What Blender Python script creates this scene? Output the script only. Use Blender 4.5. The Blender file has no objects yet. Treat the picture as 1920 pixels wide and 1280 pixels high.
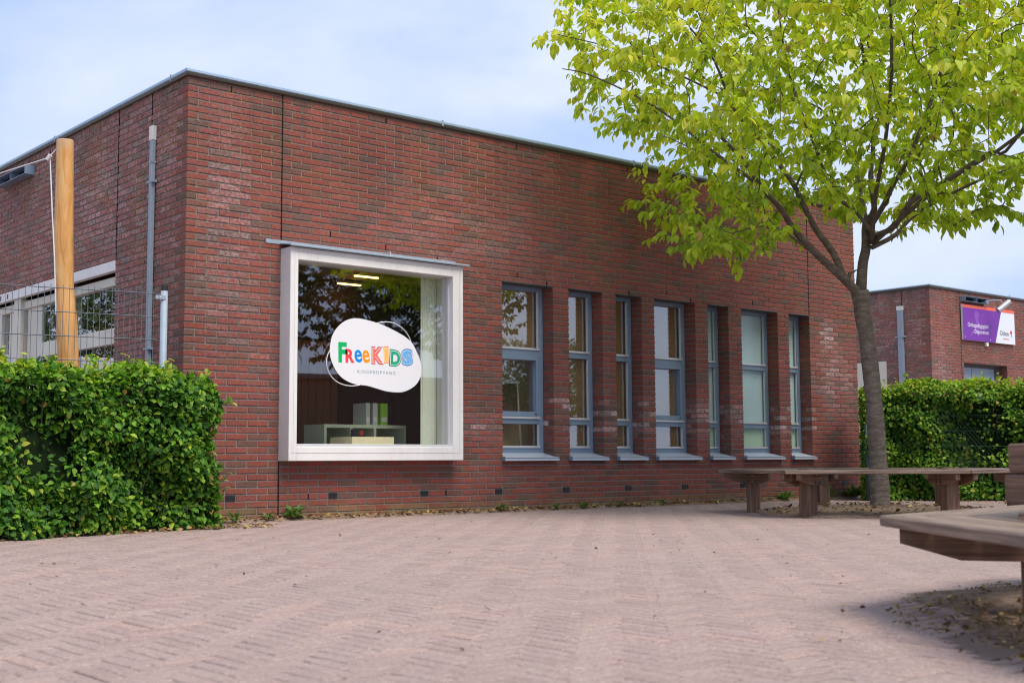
import bpy, math, random
import numpy as np
from mathutils import Vector, Matrix
random.seed(7); RS = np.random.RandomState(7)
PI = math.pi; rad = math.radians
sc = bpy.context.scene
COL = sc.collection

# ------------------------------------------------------------------ camera
CAM = np.array([-5.1299, -10.5999, 0.5426])
YAW, PITCH, ROLL = 0.7042455, 0.0935761, -0.0054285
fwd = np.array([math.sin(YAW)*math.cos(PITCH), math.cos(YAW)*math.cos(PITCH), math.sin(PITCH)])
r0 = np.array([math.cos(YAW), -math.sin(YAW), 0.0]); u0 = np.cross(r0, fwd)
rgt = math.cos(ROLL)*r0 + math.sin(ROLL)*u0
upv = math.cos(ROLL)*u0 - math.sin(ROLL)*r0
cd = bpy.data.cameras.new("camera"); cam = bpy.data.objects.new("camera", cd); COL.objects.link(cam)
M = Matrix(((rgt[0], upv[0], -fwd[0], CAM[0]), (rgt[1], upv[1], -fwd[1], CAM[1]), (rgt[2], upv[2], -fwd[2], CAM[2]), (0, 0, 0, 1)))
cam.matrix_world = M
cd.sensor_width = 36; cd.lens = 2386.54/1920*36; cd.clip_start = 0.05; cd.clip_end = 2000
cd.dof.use_dof = True; cd.dof.focus_distance = 12.3; cd.dof.aperture_fstop = 4.8
sc.camera = cam
RH = np.array([math.cos(YAW), -math.sin(YAW)]); FH = np.array([math.sin(YAW), math.cos(YAW)])

# ------------------------------------------------------------------ world, sun, exposure
SUN_EL, SUN_AZ = 58, 178          # azimuth clockwise from +y
w = bpy.data.worlds.new("World"); sc.world = w; w.use_nodes = True
nt = w.node_tree; N = nt.nodes; L = nt.links; N.clear()
out = N.new('ShaderNodeOutputWorld'); bg = N.new('ShaderNodeBackground'); bg.inputs[1].default_value = 0.1
sky = N.new('ShaderNodeTexSky'); sky.sky_type = 'NISHITA'; sky.sun_disc = False
sky.sun_elevation = rad(SUN_EL); sky.sun_rotation = rad(SUN_AZ); sky.air_density = 1.0; sky.dust_density = 1.5
tc = N.new('ShaderNodeTexCoord'); mp = N.new('ShaderNodeMapping'); mp.inputs['Scale'].default_value = (1.0, 1.0, 2.2)
mp.inputs['Location'].default_value = (1.35, 0.55, 0.30)
n1 = N.new('ShaderNodeTexNoise'); n1.inputs['Scale'].default_value = 2.4; n1.inputs['Detail'].default_value = 7; n1.inputs['Roughness'].default_value = 0.5
n1.inputs['Distortion'].default_value = 0.4
cr = N.new('ShaderNodeValToRGB'); cr.color_ramp.elements[0].position = 0.44; cr.color_ramp.elements[1].position = 0.62
cr.color_ramp.elements[0].color = (0.22, 0.22, 0.22, 1)
n2 = N.new('ShaderNodeTexNoise'); n2.inputs['Scale'].default_value = 3.2; n2.inputs['Detail'].default_value = 6
cr2 = N.new('ShaderNodeValToRGB'); cr2.color_ramp.elements[0].position = 0.3; cr2.color_ramp.elements[1].position = 0.7
cr2.color_ramp.elements[0].color = (4.3, 5.1, 6.6, 1); cr2.color_ramp.elements[1].color = (5.6, 6.05, 6.8, 1)
mx0 = N.new('ShaderNodeMixRGB'); mx0.inputs[0].default_value = 0.75; mx0.inputs[2].default_value = (3.2, 4.4, 7.0, 1)
mx = N.new('ShaderNodeMixRGB')
L.new(tc.outputs['Generated'], mp.inputs[0]); L.new(mp.outputs[0], n1.inputs[0]); L.new(mp.outputs[0], n2.inputs[0])
L.new(n1.outputs[0], cr.inputs[0]); L.new(n2.outputs[0], cr2.inputs[0])
L.new(sky.outputs[0], mx0.inputs[1]); L.new(mx0.outputs[0], mx.inputs[1]); L.new(cr2.outputs[0], mx.inputs[2]); L.new(cr.outputs[0], mx.inputs[0])
L.new(mx.outputs[0], bg.inputs[0]); L.new(bg.outputs[0], out.inputs[0])
sd = bpy.data.lights.new("sun", 'SUN'); sd.energy = 2.6; sd.angle = rad(34); sd.color = (1.0, 0.92, 0.80)
sun = bpy.data.objects.new("sun", sd); COL.objects.link(sun)
az, el = rad(SUN_AZ), rad(SUN_EL)
sdir = Vector((math.sin(az)*math.cos(el), math.cos(az)*math.cos(el), math.sin(el)))
sun.rotation_euler = sdir.to_track_quat('Z', 'Y').to_euler(); sun.location = (0, -20, 30)
sc.view_settings.view_transform = 'Standard'; sc.view_settings.look = 'None'
sc.view_settings.exposure = 0.62; sc.view_settings.gamma = 1.0; sc.view_settings.use_curve_mapping = False
sc.render.engine = 'CYCLES'; sc.cycles.filter_width = 1.1

# ------------------------------------------------------------------ helpers
def tag(o, label=None, cat=None, group=None, kind=None):
    if label: o['label'] = label
    if cat: o['category'] = cat
    if group: o['group'] = group
    if kind: o['kind'] = kind
    return o
def empty(name, loc=(0, 0, 0), rz=0, label=None, cat=None, group=None):
    o = bpy.data.objects.new(name, None); COL.objects.link(o); o.location = loc; o.rotation_euler = (0, 0, rz)
    o.empty_display_size = 0.1
    return tag(o, label, cat, group)
def link(name, me, parent=None, loc=None):
    o = bpy.data.objects.new(name, me); COL.objects.link(o)
    if parent is not None: o.parent = parent
    if loc is not None: o.location = loc
    return o
class MB:
    """collects faces; build() links them as one mesh object"""
    def __init__(s): s.v = []; s.f = []; s.c = []; s.smooth = False
    def add(s, verts, faces, col=None):
        b = len(s.v); s.v.extend([tuple(map(float, q)) for q in verts]); s.f.extend([tuple(b+i for i in q) for q in faces])
        if col is not None: s.c.extend([tuple(col)]*len(verts))
    def box(s, x0, y0, z0, x1, y1, z1, bev=0.0):
        if bev <= 0:
            v = [(x0,y0,z0),(x1,y0,z0),(x1,y1,z0),(x0,y1,z0),(x0,y0,z1),(x1,y0,z1),(x1,y1,z1),(x0,y1,z1)]
            s.add(v, [(0,3,2,1),(4,5,6,7),(0,1,5,4),(1,2,6,5),(2,3,7,6),(3,0,4,7)])
        else:
            b = bev; X = (x0, x1); Y = (y0, y1); Z = (z0, z1); v = []; idx = {}
            for i in (0, 1):
                for j in (0, 1):
                    for k in (0, 1):
                        sx, sy, sz = (1, -1)[i], (1, -1)[j], (1, -1)[k]
                        idx[i,j,k,'x'] = len(v); v.append((X[i], Y[j]+sy*b, Z[k]+sz*b))
                        idx[i,j,k,'y'] = len(v); v.append((X[i]+sx*b, Y[j], Z[k]+sz*b))
                        idx[i,j,k,'z'] = len(v); v.append((X[i]+sx*b, Y[j]+sy*b, Z[k]))
            f = []
            for i in (0, 1):
                f.append([idx[i,0,0,'x'], idx[i,1,0,'x'], idx[i,1,1,'x'], idx[i,0,1,'x']])
                f.append([idx[0,i,0,'y'], idx[1,i,0,'y'], idx[1,i,1,'y'], idx[0,i,1,'y']])
                f.append([idx[0,0,i,'z'], idx[1,0,i,'z'], idx[1,1,i,'z'], idx[0,1,i,'z']])
                for j in (0, 1):
                    f.append([idx[i,j,0,'x'], idx[i,j,1,'x'], idx[i,j,1,'y'], idx[i,j,0,'y']])
                    f.append([idx[i,0,j,'x'], idx[i,1,j,'x'], idx[i,1,j,'z'], idx[i,0,j,'z']])
                    f.append([idx[0,i,j,'y'], idx[1,i,j,'y'], idx[1,i,j,'z'], idx[0,i,j,'z']])
                    for k in (0, 1): f.append([idx[i,j,k,'x'], idx[i,j,k,'y'], idx[i,j,k,'z']])
            s.add(v, f)
    def obox(s, p, ax, ay, az, bev=0.0):
        """box from corner p spanned by three vectors"""
        p, ax, ay, az = map(np.array, (p, ax, ay, az))
        v = [p, p+ax, p+ax+ay, p+ay, p+az, p+ax+az, p+ax+ay+az, p+ay+az]
        s.add(v, [(0,3,2,1),(4,5,6,7),(0,1,5,4),(1,2,6,5),(2,3,7,6),(3,0,4,7)])
    def tube(s, pts, rr, n=8, cap=True):
        pts = [np.array(q, float) for q in pts]; m = len(pts)
        if np.isscalar(rr): rr = [rr]*m
        ref = np.array([0.0, 0.0, 1.0]); rings = []
        base = len(s.v); prev = None
        for i in range(m):
            t = pts[min(i+1, m-1)]-pts[max(i-1, 0)]; t = t/(np.linalg.norm(t)+1e-9)
            if prev is None:
                a = np.cross(t, ref)
                if np.linalg.norm(a) < 1e-3: a = np.cross(t, [1.0, 0, 0])
            else: a = prev-t*np.dot(prev, t)
            a = a/(np.linalg.norm(a)+1e-9); prev = a; b = np.cross(t, a)
            for k in range(n):
                th = 2*PI*k/n; s.v.append(tuple(pts[i]+rr[i]*(math.cos(th)*a+math.sin(th)*b)))
        for i in range(m-1):
            for k in range(n):
                s.f.append((base+i*n+k, base+i*n+(k+1) % n, base+(i+1)*n+(k+1) % n, base+(i+1)*n+k))
        if cap:
            s.f.append(tuple(base+k for k in reversed(range(n)))); s.f.append(tuple(base+(m-1)*n+k for k in range(n)))
    def prism(s, poly, n_from, n_to, fr):
        """poly of (a,b); fr(a,b,n)->xyz"""
        k = len(poly); v = [fr(a, b, n_from) for a, b in poly]+[fr(a, b, n_to) for a, b in poly]
        f = [tuple(range(k)), tuple(reversed(range(k, 2*k)))]+[(i, (i+1) % k, k+(i+1) % k, k+i) for i in range(k)]
        s.add(v, f)
    def build(s, name, m, parent=None, org=None, smooth=False):
        """org: world location of the parent; vertices given in world"""
        me = bpy.data.meshes.new(name)
        v = np.array(s.v, dtype=np.float64).reshape(-1, 3)
        if org is not None: v = v-np.array(org)
        me.from_pydata(v.tolist(), [], s.f); me.update()
        if s.c:
            a = me.attributes.new('bc', 'FLOAT_COLOR', 'POINT')
            c = np.ones((len(s.v), 4), dtype=np.float32); c[:, :3] = np.array(s.c); a.data.foreach_set('color', c.ravel())
        import bmesh
        if len(s.v) < 60000:
            b = bmesh.new(); b.from_mesh(me); bmesh.ops.recalc_face_normals(b, faces=b.faces); b.to_mesh(me); b.free()
        if smooth: me.shade_smooth()
        me.materials.append(m)
        return link(name, me, parent)

# node material helper ------------------------------------------------
class NM:
    def __init__(s, name, rough=0.7, spec=0.5, metallic=0.0):
        s.m = bpy.data.materials.new(name); s.m.use_nodes = True; s.nt = s.m.node_tree; s.N = s.nt.nodes; s.L = s.nt.links
        s.p = s.N['Principled BSDF']; s.p.inputs['Roughness'].default_value = rough
        s.p.inputs['Specular IOR Level'].default_value = spec; s.p.inputs['Metallic'].default_value = metallic
    def n(s, t, **k):
        nd = s.N.new(t)
        for a, b in k.items(): setattr(nd, a, b)
        return nd
    def pos(s): return s.n('ShaderNodeNewGeometry').outputs['Position']
    def objc(s): return s.n('ShaderNodeTexCoord').outputs['Object']
    def noise(s, vec, scale, detail=4, rough=0.5, stretch=None, dist=0.0, loc=None):
        if stretch or loc:
            mp = s.n('ShaderNodeMapping'); s.L.new(vec, mp.inputs[0])
            if stretch: mp.inputs['Scale'].default_value = stretch
            if loc: mp.inputs['Location'].default_value = loc
            vec = mp.outputs[0]
        t = s.n('ShaderNodeTexNoise'); t.inputs['Scale'].default_value = scale; t.inputs['Detail'].default_value = detail
        t.inputs['Roughness'].default_value = rough; t.inputs['Distortion'].default_value = dist
        s.L.new(vec, t.inputs['Vector']); return t.outputs[0]
    def ramp(s, fac, stops, interp='LINEAR'):
        r = s.n('ShaderNodeValToRGB'); e = r.color_ramp; e.interpolation = interp
        while len(e.elements) < len(stops): e.elements.new(0.5)
        for el, (p, c) in zip(e.elements, stops):
            el.position = p; el.color = (c, c, c, 1) if np.isscalar(c) else (*c, 1)
        s.L.new(fac, r.inputs[0]); return r.outputs[0]
    def mix(s, a, b, fac, mode='MIX'):
        m = s.n('ShaderNodeMixRGB', blend_type=mode)
        for i, q in ((1, a), (2, b), (0, fac)):
            if hasattr(q, 'is_output'): s.L.new(q, m.inputs[i])
            elif np.isscalar(q): m.inputs[i].default_value = q if i == 0 else (q, q, q, 1)
            else: m.inputs[i].default_value = (*q, 1)
        return m.outputs[0]
    def math(s, op, a, b=0.0, clamp=False):
        m = s.n('ShaderNodeMath', operation=op, use_clamp=clamp)
        for i, q in ((0, a), (1, b)):
            if hasattr(q, 'is_output'): s.L.new(q, m.inputs[i])
            else: m.inputs[i].default_value = q
        return m.outputs[0]
    def sep(s, v):
        x = s.n('ShaderNodeSeparateXYZ'); s.L.new(v, x.inputs[0]); return x.outputs
    def attr(s, name, obj=False):
        a = s.n('ShaderNodeAttribute', attribute_name=name, attribute_type='OBJECT' if obj else 'GEOMETRY'); return a.outputs['Vector']
    def col(s, c):
        if hasattr(c, 'is_output'): s.L.new(c, s.p.inputs['Base Color'])
        else: s.p.inputs['Base Color'].default_value = (*c, 1)
        return s
    def bump(s, h, strength=0.3, dist=0.01):
        b = s.n('ShaderNodeBump'); b.inputs['Strength'].default_value = strength; b.inputs['Distance'].default_value = dist
        s.L.new(h, b.inputs['Height']); s.L.new(b.outputs[0], s.p.inputs['Normal']); return s
    def rough(s, sock): s.L.new(sock, s.p.inputs['Roughness']); return s
def plain(name, c, rough=0.6, spec=0.5, metallic=0.0, var=0.12, scale=6.0, bump=0.0):
    k = NM(name, rough, spec, metallic); n = k.noise(k.pos(), scale, 6, 0.6)
    k.col(k.mix(tuple(x*(1-var) for x in c), tuple(min(1, x*(1+var)) for x in c), n))
    if bump: k.bump(k.noise(k.pos(), scale*12, 4), bump, 0.004)
    return k.m

# ------------------------------------------------------------------ materials
def brick_mat(obj):
    k = NM('brick_single' if obj else 'brick_joined', 0.82, 0.35)
    s = k.sep(k.attr('bc', obj)); P = k.pos()
    base = k.ramp(s[0], [(0.0, (0.115, 0.060, 0.043)), (0.12, (0.145, 0.060, 0.040)), (0.22, (0.215, 0.054, 0.031)), (0.45, (0.235, 0.048, 0.030)), (0.75, (0.28, 0.055, 0.032)), (1.0, (0.215, 0.040, 0.032))])
    off = k.n('ShaderNodeVectorMath', operation='ADD'); k.L.new(P, off.inputs[0])
    cmb = k.n('ShaderNodeCombineXYZ'); k.L.new(k.math('MULTIPLY', s[1], 40), cmb.inputs[0]); k.L.new(k.math('MULTIPLY', s[1], 17), cmb.inputs[2]); k.L.new(cmb.outputs[0], off.inputs[1])
    V = off.outputs[0]
    blotch = k.ramp(k.noise(V, 14, 4, 0.6, (1, 1, 1.6)), [(0.35, 0.0), (0.68, 1.0)])
    c = k.mix(base, (0.15, 0.07, 0.052), k.math('MULTIPLY', blotch, 0.5))
    grain = k.noise(V, 110, 4, 0.75)
    c = k.mix(c, k.mix(0.70, 1.32, k.ramp(grain, [(0.36, 0.0), (0.64, 1.0)])), 1.0, 'MULTIPLY')
    cre = k.ramp(k.noise(V, 34, 3, 0.55, (1, 1, 2.6), 1.4), [(0.60, 0.0), (0.70, 1.0)])
    c = k.mix(c, (0.05, 0.022, 0.018), k.math('MULTIPLY', cre, 0.55))
    ef = k.ramp(k.noise(V, 32, 5, 0.75, (1, 1, 1.3)), [(0.40, 0.0), (0.64, 1.15)])
    ef2 = k.math('MULTIPLY', k.math('ADD', ef, k.math('MULTIPLY', s[2], 0.12)), s[2], True)
    c = k.mix(c, (0.66, 0.53, 0.53), ef2)
    z = k.sep(P)[2]
    low = k.math('MULTIPLY', k.ramp(z, [(0.05, 1.0), (0.17, 0.0)]), k.ramp(k.noise(P, 5, 4), [(0.4, 0.15), (0.6, 0.8)]))
    c = k.mix(c, (0.22, 0.17, 0.075), low)
    stk_ = k.math('MULTIPLY', k.ramp(k.noise(P, 7, 3, 0.5, (1, 1, 0.05)), [(0.48, 0.0), (0.64, 1.0)]), k.ramp(k.math('DIVIDE', z, 4.2), [(0.80, 0.0), (0.98, 0.5)]))
    c = k.mix(c, (0.07, 0.048, 0.038), stk_)
    c = k.mix(c, k.mix(0.84, 1.12, k.ramp(k.noise(P, 0.9, 4, 0.6), [(0.35, 0.0), (0.65, 1.0)])), 1.0, 'MULTIPLY')
    k.col(c)
    h = k.math('ADD', k.math('MULTIPLY', grain, 0.5), k.math('MULTIPLY', cre, -1.2))
    k.bump(h, 0.55, 0.004); return k.m
BRICK_J = brick_mat(False); BRICK_O = brick_mat(True)
def mortar_mat():
    k = NM('mortar', 0.95, 0.2); P = k.pos(); s = k.sep(P)
    c = k.mix((0.15, 0.137, 0.133), (0.25, 0.228, 0.22), k.noise(P, 40, 4))
    moss = k.math('MULTIPLY', k.ramp(s[2], [(0.0, 0.0), (1.0, 1.0)]), 1.0)
    left = k.ramp(s[0], [(0.0, 1.0), (0.02, 0.35)])                      # more lichen round the west side
    zz = k.ramp(k.math('DIVIDE', s[2], 4.2), [(0.40, 0.10), (0.72, 1.0)])
    n = k.ramp(k.noise(P, 1.6, 4, 0.6), [(0.44, 0.0), (0.62, 1.0)])
    n2 = k.ramp(k.noise(P, 30, 3), [(0.35, 0.0), (0.6, 1.0)])
    f = k.math('MULTIPLY', k.math('MULTIPLY', n, n2), k.math('MULTIPLY', zz, k.math('ADD', left, 0.25)), True)
    c = k.mix(c, (0.40, 0.30, 0.07), f)
    low = k.math('MULTIPLY', k.ramp(s[2], [(0.03, 1.0), (0.2, 0.0)]), k.ramp(k.noise(P, 6, 4), [(0.4, 0.0), (0.6, 0.9)]))
    c = k.mix(c, (0.26, 0.22, 0.09), low)
    k.col(c).bump(k.noise(P, 150, 3), 0.5, 0.003); return k.m
MORTAR = mortar_mat()
DARK = plain('joint_black', (0.012, 0.011, 0.011), 0.9, 0.2)
def coping_mat():
    k = NM('zinc_coping', 0.42, 0.5, 0.35); P = k.pos(); s = k.sep(P)
    c = k.mix((0.28, 0.39, 0.54), (0.40, 0.50, 0.63), k.noise(P, 5, 5))
    dirt = k.math('ADD', k.ramp(k.math('SUBTRACT', s[2], 3.2), [(0.888, 1.0), (0.922, 0.0)]), k.math('MULTIPLY', k.noise(P, 25, 4, 0.6, (1, 1, .2)), 0.3))
    c = k.mix(c, (0.085, 0.075, 0.05), k.ramp(dirt, [(0.38, 0.0), (0.7, 0.92)]))
    k.col(c); return k.m
COPING = coping_mat()
def white_mat(name, c, streak=0.1):
    k = NM(name, 0.42, 0.4); P = k.pos()
    n = k.noise(P, 3, 5, 0.6, (1, 1, .4)); f = k.noise(P, 60, 4, 0.6, (1, 1, .15))
    k.col(k.mix(c, tuple(x*0.74 for x in c), k.math('MULTIPLY', k.ramp(n, [(.35, 0), (.75, 1)]), k.ramp(f, [(.3, .3), (.7, 1.)])))); return k.m
WHITE = white_mat('white_paint', (0.80, 0.78, 0.77)); CREAM = white_mat('cream_paint', (0.70, 0.66, 0.56))
BLUE = plain('bluegrey_aluminium', (0.185, 0.26, 0.36), 0.38, 0.5, 0.0, 0.06, 3)
SILVER = plain('sill_aluminium', (0.47, 0.52, 0.62), 0.4, 0.5, 0.1, 0.10, 9)
BEAD = plain('silver_bead', (0.62, 0.62, 0.63), 0.3, 0.5, 0.3, 0.04)
GALV = plain('galvanised_steel', (0.30, 0.36, 0.43), 0.6, 0.4, 0.1, 0.22, 22)
WIRE = plain('grey_wire', (0.16, 0.18, 0.22), 0.5, 0.5, 0.3, 0.05)
SOFFIT = plain('dark_soffit', (0.10, 0.10, 0.105), 0.7)
BLACK = plain('black_plastic', (0.015, 0.015, 0.016), 0.5)
def glass(name, refl, tint=(0.90, 0.93, 0.91)):
    m = bpy.data.materials.new(name); m.use_nodes = True; nt = m.node_tree; n = nt.nodes; l = nt.links; n.clear()
    o = n.new('ShaderNodeOutputMaterial'); mixs = n.new('ShaderNodeMixShader'); t = n.new('ShaderNodeBsdfTransparent'); g = n.new('ShaderNodeBsdfGlossy')
    t.inputs[0].default_value = (*tint, 1); g.inputs['Roughness'].default_value = 0.0; g.inputs[0].default_value = (0.95, 0.95, 1.0, 1)
    fr0 = n.new('ShaderNodeLayerWeight'); fr0.inputs[0].default_value = 0.5; fr = n.new('ShaderNodeMath'); fr.operation = 'POWER'; fr.inputs[1].default_value = 4.0; l.new(fr0.outputs['Facing'], fr.inputs[0])
    a = n.new('ShaderNodeMath'); a.operation = 'MULTIPLY_ADD'; a.inputs[1].default_value = 0.8; a.inputs[2].default_value = refl; a.use_clamp = True
    tcn = n.new('ShaderNodeNewGeometry'); ns = n.new('ShaderNodeTexNoise'); ns.inputs['Scale'].default_value = 1.1; ns.inputs['Detail'].default_value = 1
    bp = n.new('ShaderNodeBump'); bp.inputs['Strength'].default_value = 0.05; bp.inputs['Distance'].default_value = 0.02
    l.new(tcn.outputs['Position'], ns.inputs[0]); l.new(ns.outputs[0], bp.inputs['Height']); l.new(bp.outputs[0], g.inputs['Normal'])
    l.new(fr.outputs[0], a.inputs[0]); l.new(a.outputs[0], mixs.inputs[0]); l.new(t.outputs[0], mixs.inputs[1]); l.new(g.outputs[0], mixs.inputs[2]); l.new(mixs.outputs[0], o.inputs[0])
    return m
GLASS_BIG = glass('glass_display', 0.12, (.99, 1, .99)); GLASS_SM = glass('glass_narrow', 0.17, (.98, 1, .97))
def frosted_mat(name, ctop, cbot, split):
    k = NM(name, 0.25, 0.6); P = k.pos(); z = k.sep(P)[2]
    c = k.mix(cbot, ctop, k.ramp(k.math('DIVIDE', z, 3), [(split-.02, 0.0), (split+.02, 1.0)]))
    k.col(k.mix(c, k.mix(0.9, 1.08, k.noise(P, 60, 3)), 1.0, 'MULTIPLY')); return k.m
FROST = frosted_mat('frosted_film', (0.42, 0.58, 0.60), (0.40, 0.55, 0.42), 0.32)
def wood_mat(name, a, b, scale=1.0, rough=0.55, knots=True):
    k = NM(name, rough, 0.4); O = k.objc()
    rnd = k.n('ShaderNodeObjectInfo').outputs['Random']
    v = k.n('ShaderNodeVectorMath', operation='ADD'); k.L.new(O, v.inputs[0])
    cb = k.n('ShaderNodeCombineXYZ'); k.L.new(k.math('MULTIPLY', rnd, 13.), cb.inputs[0]); k.L.new(k.math('MULTIPLY', rnd, 5.), cb.inputs[1]); k.L.new(cb.outputs[0], v.inputs[1])
    V = v.outputs[0]
    g = k.noise(V, 9*scale, 8, 0.65, (0.16, 3.2, 3.2), 0.6); f = k.noise(V, 60*scale, 4, 0.6, (0.05, 2.2, 2.2))
    c = k.mix(a, b, k.ramp(g, [(0.32, 0.0), (0.66, 1.0)]))
    c = k.mix(c, k.mix(0.6, 1.3, k.ramp(f, [(0.35, 0.0), (0.65, 1.0)])), 1.0, 'MULTIPLY')
    c = k.mix(c, k.mix(0.85, 1.15, rnd), 1.0, 'MULTIPLY')
    k.col(c).bump(k.math('ADD', g, f), 0.35, 0.004); return k.m
BENCH = wood_mat('brown_stained_wood', (0.125, 0.064, 0.038), (0.23, 0.132, 0.085))
BENCH_TOP = wood_mat('worn_sheen_wood', (0.13, 0.085, 0.062), (0.32, 0.23, 0.18), 1.0, 0.5)  # weathered seat planks, also lightened to paint the sky sheen on top
def pole_mat():
    k = NM('peeled_robinia', 0.5, 0.4); O = k.objc()
    g = k.noise(O, 5, 7, 0.6, (3.0, 3.0, 0.35), 1.0); f = k.noise(O, 40, 4, 0.6, (2, 2, 0.12))
    c = k.ramp(g, [(0.28, (0.50, 0.21, 0.055)), (0.5, (0.72, 0.37, 0.12)), (0.72, (0.80, 0.52, 0.25))])
    c = k.mix(c, k.mix(0.8, 1.15, f), 1.0, 'MULTIPLY'); z = k.sep(O)[2]
    c = k.mix(c, (0.62, 0.46, 0.31), k.ramp(k.math('DIVIDE', z, 4), [(0.83, 0.0), (0.87, 0.75)]))
    k.col(c).bump(g, 0.25, 0.01); return k.m
POLE = pole_mat()
def bark_mat():
    k = NM('bark', 0.9, 0.25); P = k.pos()
    n = k.noise(P, 9, 6, 0.65, (1, 1, 3.2)); f = k.noise(P, 60, 5, 0.7, (1, 1, 2.0))
    c = k.ramp(n, [(0.25, (0.085, 0.063, 0.050)), (0.5, (0.19, 0.15, 0.12)), (0.75, (0.31, 0.26, 0.215))])
    c = k.mix(c, k.mix(0.55, 1.4, f), 1.0, 'MULTIPLY')
    lt = k.ramp(k.noise(P, 26, 3, 0.5, (1, 1, 4.5)), [(0.62, 0.0), (0.68, 1.0)])
    c = k.mix(c, (0.33, 0.27, 0.21), k.math('MULTIPLY', lt, 0.7))
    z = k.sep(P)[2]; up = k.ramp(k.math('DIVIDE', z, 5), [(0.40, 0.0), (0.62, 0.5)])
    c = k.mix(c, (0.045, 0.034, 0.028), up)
    k.col(c).bump(k.math('ADD', n, f), 0.7, 0.02); return k.m
BARK = bark_mat()
def leaf_mat(name, stops, obj=False, trans=0.45, rough=0.5):
    k = NM(name, rough, 0.35)
    s = k.sep(k.attr('bc', obj))
    c = k.ramp(s[0], stops); P = k.pos()
    c = k.mix(c, k.mix(0.75, 1.2, s[1]), 1.0, 'MULTIPLY')
    c = k.mix(c, k.mix(0.88, 1.1, k.noise(P, 60, 2)), 1.0, 'MULTIPLY')
    k.col(c)
    tr = k.n('ShaderNodeBsdfTranslucent'); ms = k.n('ShaderNodeMixShader'); ms.inputs[0].default_value = trans
    tcol = k.mix(c, (1.15, 1.25, 0.55), 1.0, 'MULTIPLY'); k.L.new(tcol, tr.inputs[0])
    o = k.N['Material Output']; k.L.new(k.p.outputs[0], ms.inputs[1]); k.L.new(tr.outputs[0], ms.inputs[2]); k.L.new(ms.outputs[0], o.inputs[0])
    return k.m
TS = [(0.0, (0.18, 0.28, 0.022)), (0.45, (0.34, 0.47, 0.030)), (0.75, (0.50, 0.60, 0.040)), (0.96, (0.66, 0.64, 0.06)), (1.0, (0.45, 0.26, 0.09))]
LEAF_T = leaf_mat('cherry_leaf', TS, False, 0.5); LEAF_TO = leaf_mat('cherry_leaf_single', TS, True, 0.5)
HS = [(0.0, (0.025, 0.09, 0.012)), (0.35, (0.07, 0.21, 0.018)), (0.7, (0.20, 0.38, 0.03)), (0.95, (0.42, 0.54, 0.05)), (1.0, (0.45, 0.30, 0.06))]
LEAF_H = leaf_mat('hornbeam_leaf', HS, False, 0.38, 0.6); LEAF_HO = leaf_mat('hornbeam_leaf_single', HS, True, 0.38, 0.6)
DS = [(0.0, (0.02, 0.05, 0.012)), (1.0, (0.07, 0.12, 0.025))]
LEAF_BACKLIT = leaf_mat('backlit_leaf', DS, False, 0.2, 0.5)  # darker leaf of the mirrored trees, their backlit shade put into the colour
LIT = leaf_mat('dry_leaf', [(0.0, (0.09, 0.045, 0.02)), (0.5, (0.24, 0.13, 0.055)), (0.8, (0.42, 0.28, 0.13)), (1.0, (0.5, 0.40, 0.12))], False, 0.15, 0.8)
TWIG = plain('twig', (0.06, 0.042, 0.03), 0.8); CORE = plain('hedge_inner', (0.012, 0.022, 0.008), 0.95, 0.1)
def paver_mat(obj):
    k = NM('paver_single' if obj else 'paver_joined', 0.88, 0.3); P = k.pos(); s = k.sep(k.attr('bc', obj))
    base = k.ramp(s[0], [(0.0, (0.315, 0.224, 0.203)), (0.4, (0.345, 0.248, 0.228)), (0.8, (0.362, 0.262, 0.24)), (1.0, (0.40, 0.272, 0.235))])
    big = k.noise(P, 0.55, 5, 0.55); med = k.noise(P, 5, 5, 0.6); fine = k.noise(P, 160, 5, 0.75); sp = k.noise(P, 420, 2, 0.6)
    c = k.mix(base, (0.40, 0.31, 0.275), k.ramp(med, [(0.4, 0.0), (0.75, 0.55)]))
    c = k.mix(c, (0.30, 0.232, 0.212), k.ramp(big, [(0.45, 0.0), (0.7, 0.5)]))
    c = k.mix(c, k.mix(0.74, 1.26, k.ramp(fine, [(0.36, 0.0), (0.64, 1.0)])), 1.0, 'MULTIPLY')
    c = k.mix(c, k.mix(0.80, 1.18, k.ramp(k.noise(P, 48, 5, 0.75, None, 0, (3, 7, 1)), [(0.36, 0.0), (0.64, 1.0)])), 1.0, 'MULTIPLY')
    c = k.mix(c, (0.66, 0.60, 0.56), k.ramp(sp, [(0.62, 0.0), (0.72, 0.8)]))
    c = k.mix(c, (0.10, 0.07, 0.06), k.ramp(k.noise(P, 230, 2, 0.6, None, 0, (9, 4, 2)), [(0.66, 0.0), (0.74, 0.6)]))
    k.col(c).bump(k.math('ADD', fine, sp), 0.6, 0.004); return k.m
PAV_J = paver_mat(False); PAV_O = paver_mat(True)
def sand_mat():
    k = NM('joint_sand', 0.95, 0.2); P = k.pos()
    c = k.mix((0.16, 0.12, 0.106), (0.26, 0.195, 0.172), k.noise(P, 25, 6, 0.7)); k.col(c).bump(k.noise(P, 200, 4), 0.5, 0.004); return k.m
SAND = sand_mat()
def far_pave():
    k = NM('far_paving', 0.9, 0.3); P = k.pos()
    br = k.n('ShaderNodeTexBrick'); br.inputs['Scale'].default_value = 5; br.inputs['Color1'].default_value = (0.34, 0.26, 0.245, 1); br.inputs['Color2'].default_value = (0.30, 0.225, 0.215, 1)
    br.inputs['Mortar'].default_value = (0.2, 0.15, 0.14, 1); k.L.new(P, br.inputs[0])
    k.col(k.mix(br.outputs[0], k.mix(0.85, 1.15, k.noise(P, 3, 6)), 1.0, 'MULTIPLY')); return k.m
FARP = far_pave()
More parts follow.
